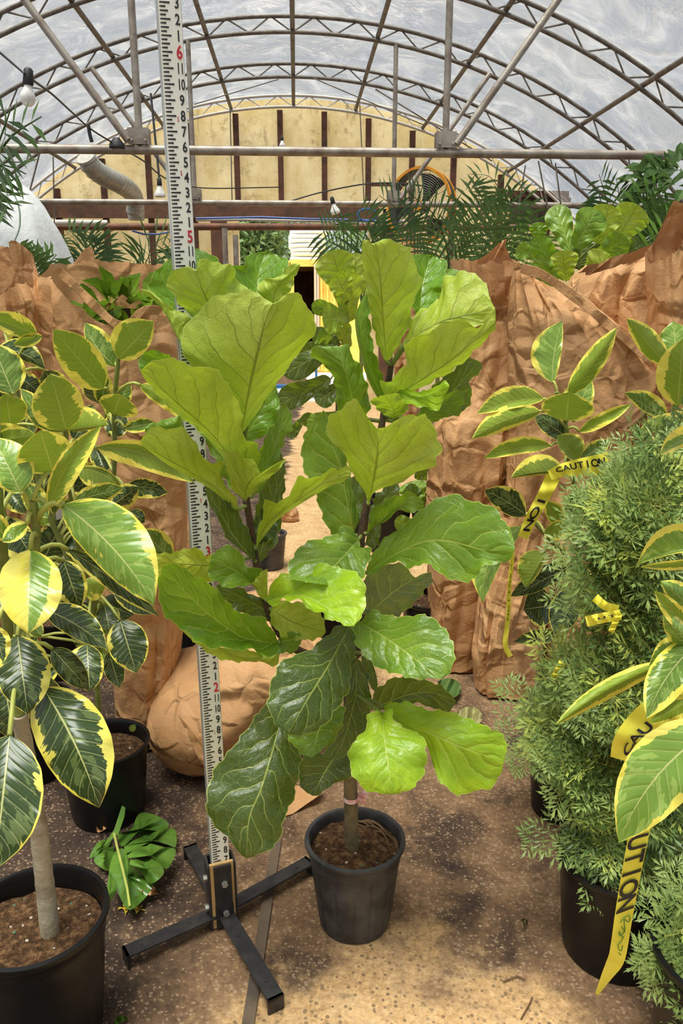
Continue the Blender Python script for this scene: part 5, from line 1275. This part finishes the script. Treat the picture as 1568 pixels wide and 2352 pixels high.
def aralia(label, base, cen_list, count, seed, inner=400, potdim=None, lscale=1.0):
    """cen_list: (px, py, Y, rx_px, ry_px) lobes of the crown"""
    rnd = random.Random(seed); t = empty('aralia', (base.x, base.y, 0), label, 'potted plant')
    if potdim: pot_parts(t, (base.x, base.y), 0, potdim[0], potdim[1], potdim[2], 'black_plastic', 0, .035)
    off = Vector(t.location); tot = sum(c[3]*c[4] for c in cen_list)
    spine = [Vector((base.x, base.y, .2))] + [P(c[0], c[1], c[2]) for c in sorted(cen_list, key=lambda c: -c[1])]
    for c in cen_list:
        cc = P(*c[:3]); mp = mpp(c[1], c[2]); rx, rz = c[3]*mp, c[4]*mp; ry = min(rx, .14)
        b0 = Vector((base.x + rnd.uniform(-.03, .03), base.y + rnd.uniform(-.03, .03), .18))
        MB().tube([tuple(q) for q in cr([b0, b0.lerp(cc, .5)+Vector((0, .02, .02)), cc + Vector((0, 0, rz*.5))], 12)], .005, 6).build('stem', 'bark_dark', t)
        k = max(4, int(count*c[3]*c[4]/tot))
        for _ in range(k):
            th = rnd.uniform(0, 2*pi); ph = math.acos(rnd.uniform(-.75, 1)); d = Vector((cos(th)*sin(ph), sin(th)*sin(ph), cos(ph)))
            if d.y > .35: d.y *= -1
            f = rnd.uniform(.72, 1.0); sc_ = rnd.uniform(.7, 1.1)*lscale
            dirv = (d + Vector((rnd.gauss(0, .35), rnd.gauss(0, .35), rnd.gauss(-.05, .35)))).normalized()
            p = cc + Vector((d.x*rx*f, d.y*ry*f, d.z*rz*f)) - dirv*.115*sc_
            if p.z < .27: p.z = .27 + rnd.uniform(0, .05)
            mat = rnd.choices(['aralia_light', 'aralia', 'aralia_mature'], [.16, .5, .34])[0]
            o = bpy.data.objects.new('frond', rnd.choice(SPR[mat])); COL.objects.link(o); o.parent = t
            zax = Vector((rnd.gauss(0, .3), -.75 + rnd.gauss(0, .3), .6)); y_ = zax.cross(dirv).normalized(); z_ = dirv.cross(y_)
            mm_ = Matrix((dirv, y_, z_)).transposed().to_4x4(); mm_.translation = p - off
            o.matrix_local = mm_ @ Matrix.Scale(sc_, 4)
        # inner foliage
    m = MB(); src = SPR['aralia_mature'][0]; sv = [v.co.copy() for v in src.vertices]; sf = [tuple(p.vertices) for p in src.polygons]
    for i in range(inner):
        c = rnd.choices(cen_list, [c[3]*c[4] for c in cen_list])[0]; cc = P(*c[:3]); mp = mpp(c[1], c[2])
        d = Vector((rnd.gauss(0, 1), rnd.gauss(0, 1), rnd.gauss(0, 1))).normalized()*rnd.random()**.5*.85
        p = cc + Vector((d.x*c[3]*mp, d.y*min(c[3]*mp, .16)*.8+.02, d.z*c[4]*mp)); dirv = Vector((rnd.gauss(0, 1), rnd.gauss(0, 1), rnd.gauss(.2, .8))).normalized()
        y_ = Vector((0, -.7, .7)).cross(dirv).normalized(); z_ = dirv.cross(y_); R_ = Matrix((dirv, y_, z_)).transposed()
        if p.z < .2: p.z = .2
        m.add([p + R_ @ (v*.8) for v in sv], sf)
    tagp(m.build('inner_foliage', 'aralia', t, False), kind='stuff'); return t
bR = P(1418, 2060, 1.42)
aralia('bushy feathery-leaved aralia in a round black pot, caution tape hanging before it', bR,
  [(1530, 1062, 1.62, 95, 75), (1445, 1165, 1.55, 72, 72), (1500, 1200, 1.5, 110, 130), (1415, 1290, 1.52, 85, 110), (1480, 1420, 1.48, 100, 130), (1400, 1560, 1.50, 100, 100), (1480, 1640, 1.42, 110, 120),
   (1300, 1520, 1.58, 50, 40), (1290, 1660, 1.56, 75, 50), (1380, 1760, 1.46, 95, 100), (1500, 1820, 1.42, 90, 110), (1395, 1890, 1.42, 85, 80), (1430, 1975, 1.42, 90, 55), (1520, 1940, 1.45, 60, 80)],
  290, 5, 150, (.245, .134, .110))
b2 = P(1290, 1790, 1.92)
aralia('small feathery aralia in a black pot behind the bushy aralia', b2, [(1290, 1720, 1.86, 60, 50), (1330, 1650, 1.88, 60, 60)], 26, 8, 40, (.20, .095, .08))
b3 = P(1660, 2260, 1.22)
aralia('aralia in a black pot beside the large-leaved rubber plant, mostly out of view', b3, [(1640, 2190, 1.15, 55, 50), (1640, 2280, 1.12, 45, 45)], 30, 9, 40, (.22, .115, .095))

# ================================================================ CAUTION TAPE
def tape(name, label, pts, w, ph=None, text=None, scrib=None, group=None):
    """pts: (x, y, Y) centre line; w width px"""
    t = empty(name, P(*pts[-1]), label, 'caution tape', group)
    c = cr(pts, 40); vs = []; fs = []; fr = []
    for i in range(40):
        d = c[min(i+1, 39)][:2]-c[max(i-1, 0)][:2]; d = d/np.linalg.norm(d); nn = np.array((d[1], -d[0])); ww = w(i/39) if callable(w) else w
        fr.append((c[i], nn, d, ww))
        for s in (-1, -.33, .33, 1):
            q = c[i][:2]+nn*ww/2*s; vs.append(P(q[0], q[1], c[i][2] + .004*sin(i*.5+s*1.5) + .003*abs(s)))
    for i in range(39):
        for e in range(3): q = i*4+e; fs.append((q, q+1, q+5, q+4))
    MB().add(vs, fs).build('strip', 'tape', t)
    def at(f, s, lift=.0035):
        x = f*39; i = max(0, min(38, int(x))); g = x-i; a, b = fr[i], fr[i+1]
        ctr = a[0]*(1-g)+b[0]*g; nn = a[1]; ww = a[3]
        q = ctr[:2] + nn*ww/2*s; return P(q[0], q[1], ctr[2] + .004*sin(x*.5+s*1.5) + .003*abs(s) - lift)
    if text:
        s_, f0, f1, hh = text[:4]; so = text[4] if len(text) > 4 else 0; sh = text[5] if len(text) > 5 else 0; wd = text[6] if len(text) > 6 else 1.15
        n = len(s_); step = (f1-f0)/n
        for k, ch in enumerate(s_):
            tv, tf = text_mesh(ch)
            vv = [at(f0 + step*(k+.5) + v.x*step*wd - v.y*sh, v.y*hh + so) for v in tv]
            MB().add(vv, tf).build('letter', 'ink', t, False)
    if scrib:
        for pl in scrib: MB().tube([at(f, s, .005) for f, s in pl], .0009, 5).build('pen_mark', 'pen_green', t)
    return t
tape('caution_tape', 'long yellow caution tape reading AUTION, hanging from the large leaf to the floor', [(1476, 1870, 1.02), (1460, 1950, 1.04), (1443, 2040, 1.06), (1431, 2110, 1.08), (1422, 2170, 1.10), (1414, 2205, 1.12), (1394, 2240, 1.16), (1370, 2284, 1.2)], lambda f: 48 - 12*f if f < .8 else 40*(1.0-(f-.8)/.2*.8),
     None, ('AUTION', .03, .53, 2.5, -.08, .07, 1.45), [[tuple(q) for q in cr(pl, 24)] for pl in ([(.59, -.3), (.56, .1), (.545, .5), (.56, .75), (.58, .6), (.57, .1), (.60, .25), (.635, .4)], [(.61, -.1), (.635, .3), (.66, -.1), (.64, -.25), (.67, .3)], [(.66, .35), (.69, .1), (.71, -.15), (.73, 0), (.735, .35), (.71, .4)], [(.75, .1), (.76, .4)])])
tape('caution_tape', 'wide yellow caution tape with dark print wound below the large rubber leaves', [(1425, 1745, 1.02), (1440, 1700, 1.01), (1490, 1650, 1.02), (1545, 1625, 1.04), (1600, 1605, 1.06)], lambda f: 50+50*f, None, ('CAU', .05, .48, .9, -.42, .03, 1.5), [[tuple(q) for q in cr([(.55, .1), (.60, -.4), (.63, -.1), (.66, -.5), (.70, .1), (.74, -.3), (.80, .2), (.84, -.4), (.88, .1)], 30)]])
tape('caution_tape', 'yellow caution tape tied in a knot around the rubber plant behind the aralia', [(1262, 1092, 1.74), (1292, 1080, 1.72), (1340, 1072, 1.71), (1398, 1066, 1.72)], lambda f: 24+30*f, None, ('CAUTION', .12, .95, 1.1, .2, .02, 1.4))
tape('caution_tape', 'yellow caution tape end slanting down from the knot on the rubber plant', [(1270, 1095, 1.77), (1248, 1140, 1.77), (1220, 1190, 1.78), (1200, 1235, 1.8)], lambda f: 34-10*f, None, ('ION', .3, .9, 1.6, 0, .03, 1.4))
tape('caution_tape', 'narrow yellow caution tape hanging straight down before the paper wraps', [(1178, 1270, 1.86), (1170, 1340, 1.88), (1166, 1420, 1.9), (1160, 1480, 1.9), (1172, 1508, 1.9)], lambda f: 9+3*f, None, ('CAUTION', .1, .65, .7))
tape('caution_tape', 'torn piece of yellow caution tape caught in the aralia foliage', [(1346, 1428, 1.36), (1380, 1420, 1.35), (1425, 1412, 1.37)], 24, None, ('UT', .3, .9, .7))
tape('caution_tape', 'short curled yellow tape end sticking up from the aralia foliage', [(1366, 1372, 1.37), (1390, 1392, 1.36), (1420, 1400, 1.38)], 20)
tape('caution_tape', 'short yellow tape end dangling below the torn tape in the aralia', [(1424, 1408, 1.36), (1412, 1430, 1.36), (1402, 1452, 1.36)], 14)
tape('caution_tape', 'yellow tape scrap low in the aralia beside its new growth', [(1272, 1560, 1.5), (1282, 1540, 1.5), (1292, 1520, 1.5)], 18)

# ================================================================ PALMS AND FAR PLANTS
def frond(t, pts, n, ll, mat='palm', droop=.25, face=(0, -1, .35), wid=.0105):
    n = int(n*.62); c = cr([tuple(P(*p)) for p in pts], n+6); m = MB(); C = [Vector(q) for q in c]; off = inv(t); ll = ll*.72
    m.tube(C, .005, 5, True, [.006*(1-.8*i/len(C)) for i in range(len(C))])
    fc_ = Vector(face).normalized(); rnd = random.Random(_seed[0]); _seed[0] += 1
    for i in range(4, len(C)-1):
        d = (C[i+1]-C[i-1]).normalized(); sd = d.cross(fc_).normalized(); f = i/len(C)
        L = ll*sin(pi*(.16+.76*f))*rnd.uniform(.88, 1.1)
        for s in (-1, 1):
            v = (sd*s*.85 + d*.62).normalized(); a = C[i]; b = a + v*L*.5 + Vector((0, 0, -droop*L*.12)); e = a + v*L*.92 + Vector((0, 0, -droop*L*.6)); w = d*wid + fc_*wid*.2
            m.add([a, b+w*.9, e, b-w*.9], [(0, 1, 2, 3)])
    m.build('frond', mat, t, False)
def palm(label, base, fronds, mat='palm', **kw):
    b = P(*base); t = empty('areca_palm', (b.x, b.y, 0), label, 'palm')
    pot_parts(t, (b.x, b.y), 0, .24, .13, .10, n=28)
    MB().tube([(b.x, b.y, .2), tuple(b)], .012, 7).build('stem', 'stem_green', t)
    for f in fronds:
        pts = f[0]; frond(t, [base] + pts, f[1], f[2], f[3] if len(f) > 3 else mat, **kw)
    return t
palm('dark green palm with long arching fronds in front of the orange fan', (1010, 690, 4.4),
  [([(985, 600, 4.3), (930, 500, 4.2), (870, 448, 4.1)], 24, .42), ([(1030, 600, 4.3), (1000, 500, 4.2), (935, 440, 4.1)], 26, .40),
   ([(1060, 600, 4.5), (1090, 520, 4.5), (1120, 450, 4.4)], 22, .40), ([(1080, 620, 4.3), (1130, 540, 4.2), (1190, 450, 4.1)], 24, .42), ([(1000, 650, 4.2), (960, 610, 4.1), (905, 550, 4.0)], 22, .36),
   ([(1030, 640, 4.6), (1050, 560, 4.7), (1080, 490, 4.7)], 20, .40)])
palm('palm with wide dark fronds over the door, beside the white sacks', (830, 700, 4.8),
  [([(828, 620, 4.8), (815, 570, 4.7), (735, 525, 4.6)], 24, .44), ([(832, 600, 4.8), (840, 540, 4.8), (820, 480, 4.7)], 20, .4), ([(820, 630, 4.8), (790, 590, 4.7), (745, 560, 4.6)], 20, .36), ([(850, 620, 4.8), (880, 570, 4.8), (890, 520, 4.8)], 18, .36)])
palm('palm with fine arching fronds against the wall hatch', (1130, 700, 5.2),
  [([(1120, 600, 5.2), (1085, 490, 5.2), (1110, 405, 5.2)], 24, .40, 'frond_olive'), ([(1140, 600, 5.2), (1160, 490, 5.2), (1130, 410, 5.2), (1075, 400, 5.2)], 26, .36, 'palm'), ([(1150, 600, 5.2), (1190, 500, 5.1), (1180, 430, 5.1)], 24, .44),
   ([(1150, 620, 5.0), (1215, 560, 5.0), (1235, 490, 5.0)], 22, .40, 'palm_light'), ([(1130, 620, 5.0), (1120, 540, 4.9), (1150, 470, 4.9)], 22, .40), ([(1170, 640, 5.0), (1220, 600, 5.0), (1260, 540, 5.0)], 20, .36, 'palm_light')])
palm('palm with upright spiky fronds behind the upper fig leaves', (1420, 680, 4.0),
  [([(1410, 560, 4.0), (1395, 470, 4.0), (1375, 400, 3.9)], 22, .34), ([(1430, 560, 4.0), (1425, 480, 4.0), (1415, 410, 4.0)], 22, .30, 'palm'), ([(1460, 560, 3.8), (1480, 480, 3.8), (1530, 430, 3.8)], 24, .36, 'palm_light'), ([(1480, 600, 3.7), (1500, 520, 3.7), (1545, 470, 3.6)], 26, .36), ([(1500, 600, 3.6), (1540, 540, 3.6), (1590, 500, 3.6)], 24, .36, 'palm_light'), ([(1440, 600, 3.9), (1462, 520, 3.8), (1510, 470, 3.7)], 26, .34)])
palm('palm with drooping fronds beside the white bulk bag', (80, 760, 2.9),
  [([(75, 680, 2.9), (55, 620, 2.85), (30, 575, 2.8)], 22, .26), ([(85, 670, 2.9), (110, 610, 2.9), (130, 585, 2.9)], 20, .24), ([(90, 700, 2.9), (105, 640, 2.9), (60, 600, 2.8)], 20, .24), ([(60, 700, 2.9), (40, 660, 2.85), (30, 630, 2.8)], 18, .22)])
palm('palm with dark fronds beneath the rusty pipe', (205, 700, 4.8),
  [([(200, 620, 4.8), (180, 560, 4.8), (150, 530, 4.8)], 20, .36), ([(205, 610, 4.8), (215, 560, 4.8), (205, 525, 4.8)], 20, .34), ([(215, 620, 4.8), (240, 570, 4.8), (230, 540, 4.8)], 18, .32), ([(330, 640, 4.6), (345, 570, 4.5), (395, 535, 4.4)], 22, .40), ([(320, 650, 4.6), (340, 590, 4.5), (400, 560, 4.4)], 20, .34)])
palm('palm frond tips hanging over the lamp cord', (-60, 560, 2.2),
  [([(-30, 400, 2.1), (0, 320, 2.0), (25, 250, 1.95)], 14, .20), ([(-30, 420, 2.1), (20, 320, 2.0), (95, 268, 1.95)], 16, .18), ([(-40, 450, 2.1), (0, 380, 2.0), (60, 400, 2.0)], 14, .18), ([(-50, 500, 2.1), (-10, 440, 2.05), (30, 480, 2.0)], 12, .16)], wid=.008)

def far_fig(label, base, leaves, name='fiddle_leaf_fig'):
    b = P(*base); t = empty(name, (b.x, b.y, 0), label, 'potted plant')
    pot_parts(t, (b.x, b.y), 0, .24, .13, .10, n=28)
    top = min(l[2][1] for l in leaves) + 60
    st = [[Vector((b.x, b.y, .2)), P(base[0], base[1], base[2]), P(base[0], top, base[2])]]
    stem(t, st[0], .012, .007, 'bark_dark', 'stem', 8)
    for mode, col, bs, tp, ab, Y0, Y1 in leaves: leafc(t, st, mode, col, bs, tp, ab[0], ab[1], Y0, Y1, kind='fig', rip=.014, thr=1)
    return t
far_fig('leafy fiddle-leaf fig farther up the aisle, seen between the crowns of the front fig', (775, 780, 3.0), [
 ('U','u',(800,690),(760,575),(48,44),2.95,2.85), ('U','u',(815,680),(815,580),(40,44),2.98,2.95), ('U','ub',(800,740),(790,620),(34,40),2.9,2.8), ('T','mid',(790,720),(715,700),(20,18),2.9,2.75), ('T','ub',(800,730),(740,735),(34,40),2.86,2.72),
 ('U','ub',(800,690),(775,640),(28,30),2.82,2.78), ('T','dark',(785,770),(715,770),(30,20),2.95,2.85), ('T','dark',(780,790),(650,860),(32,26),2.95,2.8), ('T','mid',(760,780),(735,760),(30,24),2.85,2.8), ('T','deep',(775,830),(690,800),(28,24),3.0,2.95),
 ('T','deep',(760,870),(640,930),(26,34),2.95,2.85), ('T','dark',(790,880),(725,925),(26,24),2.95,2.85), ('T','mid',(800,950),(705,985),(26,28),2.95,2.82), ('U','u',(800,800),(780,740),(20,22),2.85,2.8), ('T','dark',(760,980),(690,960),(16,18),3.0,2.95), ('T','deep',(700,960),(660,1005),(14,16),3.05,3.0)])
far_fig('large fiddle-leaf fig with bright leaves rising behind the paper wraps', (1310, 640, 3.7), [
 ('T','mid',(1310,580),(1275,470),(34,30),3.6,3.7), ('T','mid',(1320,570),(1370,480),(36,40),3.6,3.6), ('U','ub',(1370,560),(1400,470),(36,40),3.65,3.6), ('U','ub',(1410,560),(1465,470),(40,44),3.65,3.6), ('T','sat',(1290,640),(1225,545),(26,30),3.5,3.45),
 ('U','ub',(1300,645),(1290,575),(30,36),3.45,3.4), ('U','ub',(1340,650),(1400,585),(40,38),3.45,3.4), ('T','mid',(1360,600),(1440,545),(30,30),3.55,3.5), ('T','dark',(1330,620),(1340,540),(40,36),3.7,3.7), ('T','mid',(1270,660),(1235,590),(26,26),3.45,3.4), ('T','sat',(1240,560),(1235,510),(22,22),3.7,3.7),
 ('T','dark',(1400,600),(1480,560),(26,26),3.6,3.55), ('T','mid',(1230,590),(1185,570),(22,22),3.6,3.55)])
far_fig('dark green potted fig low beside the aisle behind the front fig', (1000, 1130, 3.0), [
 ('T','mid',(960,1160),(945,1105),(36,34),2.9,2.95), ('T','dark',(985,1150),(925,1130),(28,26),2.95,2.9), ('T','deep',(1000,1100),(960,1070),(28,26),3.0,2.95), ('T','mid',(970,1210),(905,1200),(18,20),2.95,2.9)])
def bush(label, base, r, n, mat, seed, ll=.1, name='potted_shrub', into=None):
    rnd = random.Random(seed); b = P(*base); t = into or empty(name, (b.x, b.y, 0), label, 'potted plant')
    if not into: pot_parts(t, (b.x, b.y), 0, .24, .12, .1, n=24)
    MB().tube([(b.x, b.y, .2), tuple(b)], .012, 7).build('stem', 'bark_dark', t)
    me = []
    for k in range(3):
        s = ll; vs = [(0,0,0),(s*.3,s*.22,.01),(s*.7,s*.2,.01),(s,0,-.02),(s*.7,-s*.2,.01),(s*.3,-s*.22,.01),(s*.5,0,-.008)]
        q = bpy.data.meshes.new('leaf'); q.from_pydata(vs, [], [(0,6,1),(1,6,2),(2,6,3),(3,6,4),(4,6,5),(5,6,0)]); q.materials.append(M[mat]); me.append(q)
    for k in range(n):
        d = Vector((rnd.gauss(0,1), rnd.gauss(0,1), rnd.gauss(.2,1))).normalized(); o = bpy.data.objects.new('leaf', me[k % 3]); COL.objects.link(o); o.parent = t
        p = b + Vector((d.x*r[0], d.y*r[1], d.z*r[2]))*rnd.uniform(.5, 1) - Vector(t.location)
        dr = (d + Vector((rnd.gauss(0,.5), rnd.gauss(0,.5), rnd.gauss(-.2,.5)))).normalized(); y_ = Vector((0,-.6,.8)).cross(dr).normalized(); z_ = dr.cross(y_)
        mm_ = Matrix((dr, y_, z_)).transposed().to_4x4(); mm_.translation = p; o.matrix_local = mm_
    return t
bush('dense green shrub whose crown fills the space under the roof beyond the upper fig', (1560, 440, 3.9), (.24, .2, .16), 130, 'palm', 21, .11)
bush('glossy small-leaved plant poking out of the open-topped paper wrap', (290, 708, 2.40), (.13, .06, .05), 46, 'schefflera', 22, .09, into=wl1)
# small black pot up the aisle
q = G(618, 1315); o = empty('nursery_pot', (q.x, q.y+.09, 0), 'small black nursery pot with soil standing farther up the aisle', 'pot'); pot_parts(o, (q.x, q.y+.09), 0, .20, .095, .075, 'grey_plastic', 0, .03)
q = G(905, 1300); o = empty('nursery_pot', (q.x, q.y+.3, 0), 'black nursery pot in the shade between the front fig and paper wrap', 'pot'); pot_parts(o, (q.x, q.y+.3), 0, .28, .13, .11, 'black_plastic', 0, .03)
q = G(452, 1540); o = empty('nursery_pot', (q.x, q.y+.1, 0), 'black nursery pot standing behind the measuring pole', 'pot'); pot_parts(o, (q.x, q.y+.1), 0, .26, .10, .085, 'black_plastic', 18, .03)

# ================================================================ ON THE FLOOR
# cut monstera leaf: blade with deep lobes, lying over its own stalk
mt = empty('monstera_leaf', G(300, 2010), 'cut glossy split monstera leaf lying on the floor beside the black pot', 'leaf')
ctr = [(262, 1945), (300, 2000), (335, 2075), (296, 2085)]
lob = [[(268, 1915), (300, 1905), (318, 1870), (345, 1868), (385, 1888), (380, 1905), (335, 1912), (305, 1925), (280, 1945)],
       [(285, 1945), (330, 1915), (375, 1905), (402, 1905), (404, 1945), (385, 1940), (350, 1928), (320, 1935), (290, 1962)],
       [(292, 1965), (330, 1938), (375, 1945), (404, 1953), (385, 1995), (365, 1985), (335, 1965), (300, 1972)],
       [(298, 1975), (345, 1972), (372, 1990), (374, 2010), (345, 2030), (325, 2005), (300, 1988)],
       [(300, 1990), (325, 2010), (352, 2035), (300, 2090), (270, 2050), (250, 2010), (262, 1960), (285, 1950)],
       [(262, 1945), (235, 1950), (215, 1975), (228, 1990), (250, 2000), (262, 1975)],
       [(258, 1925), (225, 1935), (205, 1970), (222, 1965), (248, 1945)],
       [(252, 2000), (245, 2040), (240, 2080), (250, 2092), (254, 2070), (268, 2040)]]
for k, pl in enumerate(lob):
    cx_ = sum(p[0] for p in pl)/len(pl); cy_ = sum(p[1] for p in pl)/len(pl); vs = []; fs = []
    c = cr(pl + [pl[0]], 40)[:-1]; n = len(c); rings = 5
    for r in range(rings):
        f = 1 - r/rings
        for p in c: 
            g = G(cx_+(p[0]-cx_)*f, cy_+(p[1]-cy_)*f, .045 + .028*sin(cx_*.05+k) + .018*(1-f)*(1 if k % 2 else 1) + .012*sin(p[0]*.09)); vs.append(g)
    vs.append(G(cx_, cy_, .062 + .028*sin(cx_*.05+k)))
    for r in range(rings-1):
        for i in range(n): fs.append((r*n+i, r*n+(i+1)%n, (r+1)*n+(i+1)%n, (r+1)*n+i))
    for i in range(n): fs.append(((rings-1)*n+i, (rings-1)*n+(i+1)%n, rings*n))
    fs = [f[::-1] for f in fs]
    MB().add(vs, fs).build('lobe', 'monstera', mt)
MB().tube([G(262, 1915, .06), G(270, 1950, .072), G(280, 1990, .078), G(292, 2040, .07), G(298, 2082, .055)], .003, 6).build('midrib', 'petiole_y', mt)
v = [G(236, 1945, .03), G(262, 1905, .06), G(280, 1850, .10), G(288, 1855, .10), G(286, 1875, .09), G(272, 1915, .06)]
MB().add(v, [(0,1,2,3,4,5)]).build('curled_lobe', 'palm_light', mt, False)
def fallen(name, label, base, tip, a, b, mat, z=.012, col=None):
    m_, l, r = outline(base, tip, a, b, 4, 'fic'); vs = []; fs = []; uv = []
    for i in range(NU):
        for j in range(5):
            s = (j-2)/2; q = m_[i] + ((l[i] if s < 0 else r[i])-m_[i])*abs(s); vs.append(G(q[0], q[1], z + .012*sin(i*.3)+.010*abs(s))); uv.append((i/(NU-1), (s+1)/2))
    for i in range(NU-1):
        for j in range(4): q = i*5+j; fs.append((q, q+1, q+6, q+5))
    o = MB().add(vs, fs).build(name, mat); return tagp(o, label, 'fallen leaf')
fallen('fallen_leaf', 'green fallen leaf with a stalk lying before the paper wraps', (1058, 1590), (1005, 1565), 22, 24, 'palm')
fallen('fallen_leaf', 'withered olive fallen leaf lying beside the bright fig leaf', (1108, 1650), (1045, 1640), 20, 26, 'dead_leaf', .03)
fallen('fallen_leaf', 'pale dry leaf corner lying beside the monstera leaf', (322, 2040), (362, 2052), 12, 14, 'kraft', .02)
fallen('fallen_leaf', 'small tan dead leaf lying above the monstera leaf', (222, 1910), (250, 1895), 10, 9, 'kraft', .012)
fallen('fallen_leaf', 'small green leaf lying at the foot of the front rubber plant pot', (262, 2350), (294, 2338), 8, 8, 'palm_light', .01)
fallen('fallen_leaf', 'small curled brown leaf lying on the bare concrete', (1195, 2115), (1212, 2120), 5, 5, 'dead_leaf', .01)
for k in range(5):
    g = G(285+k*9, 2088+5*sin(k*2.1)); m = MB()
    for j in range(4):
        a = j*1.6+k; m.add([g+Vector((0,0,.004)), g+Vector((.010*cos(a), .010*sin(a), .008)), g+Vector((.016*cos(a+.3), .016*sin(a+.3), .004)), g+Vector((.008*cos(a+.6), .008*sin(a+.6), .006))], [(0,1,2,3)])
    tagp(m.build('fallen_blossom', 'blossom', None, False), 'tiny yellow fallen blossom beside the monstera tip', 'blossom', 'yellow blossoms on the floor')
for a, b in (((1190, 1925), (1216, 1976)), ((1155, 2255), (1205, 2250)), ((1196, 2340), (1222, 2290)), ((385, 1690), (392, 1762)), ((200, 2352), (242, 2322))):
    p, q = G(*a, .004), G(*b, .004); mid = (p+q)/2 + Vector((.01, .01, .002))
    tagp(MB().tube([p, mid, q], .0016, 5).build('dry_twig', 'root'), 'thin dry brown twig lying on the floor', 'twig', 'dry twigs on the floor')
# scattered grit: real little stones and chips
gm = MB(); rnd = random.Random(77)
for k in range(1500):
    x = rnd.uniform(-1.3, 1.3); y = rnd.uniform(.95, 4.2)**1.0; s = rnd.uniform(.0008, .0024)*(1 if rnd.random() < .95 else 2.0)
    c = Vector((x, y, s*.3)); a = rnd.uniform(0, 6.28); e = Vector((cos(a), sin(a), 0))*s*rnd.uniform(1, 2.2); f = Vector((-sin(a), cos(a), 0))*s
    gm.add([c+e, c+f, c-e, c-f, c+Vector((0,0,s*.9))], [(0,1,4),(1,2,4),(2,3,4),(3,0,4)])
tagp(gm.build('grit', 'grit', None, False), 'pale grit, perlite and bark crumbs scattered over the floor', 'grit', kind='stuff')
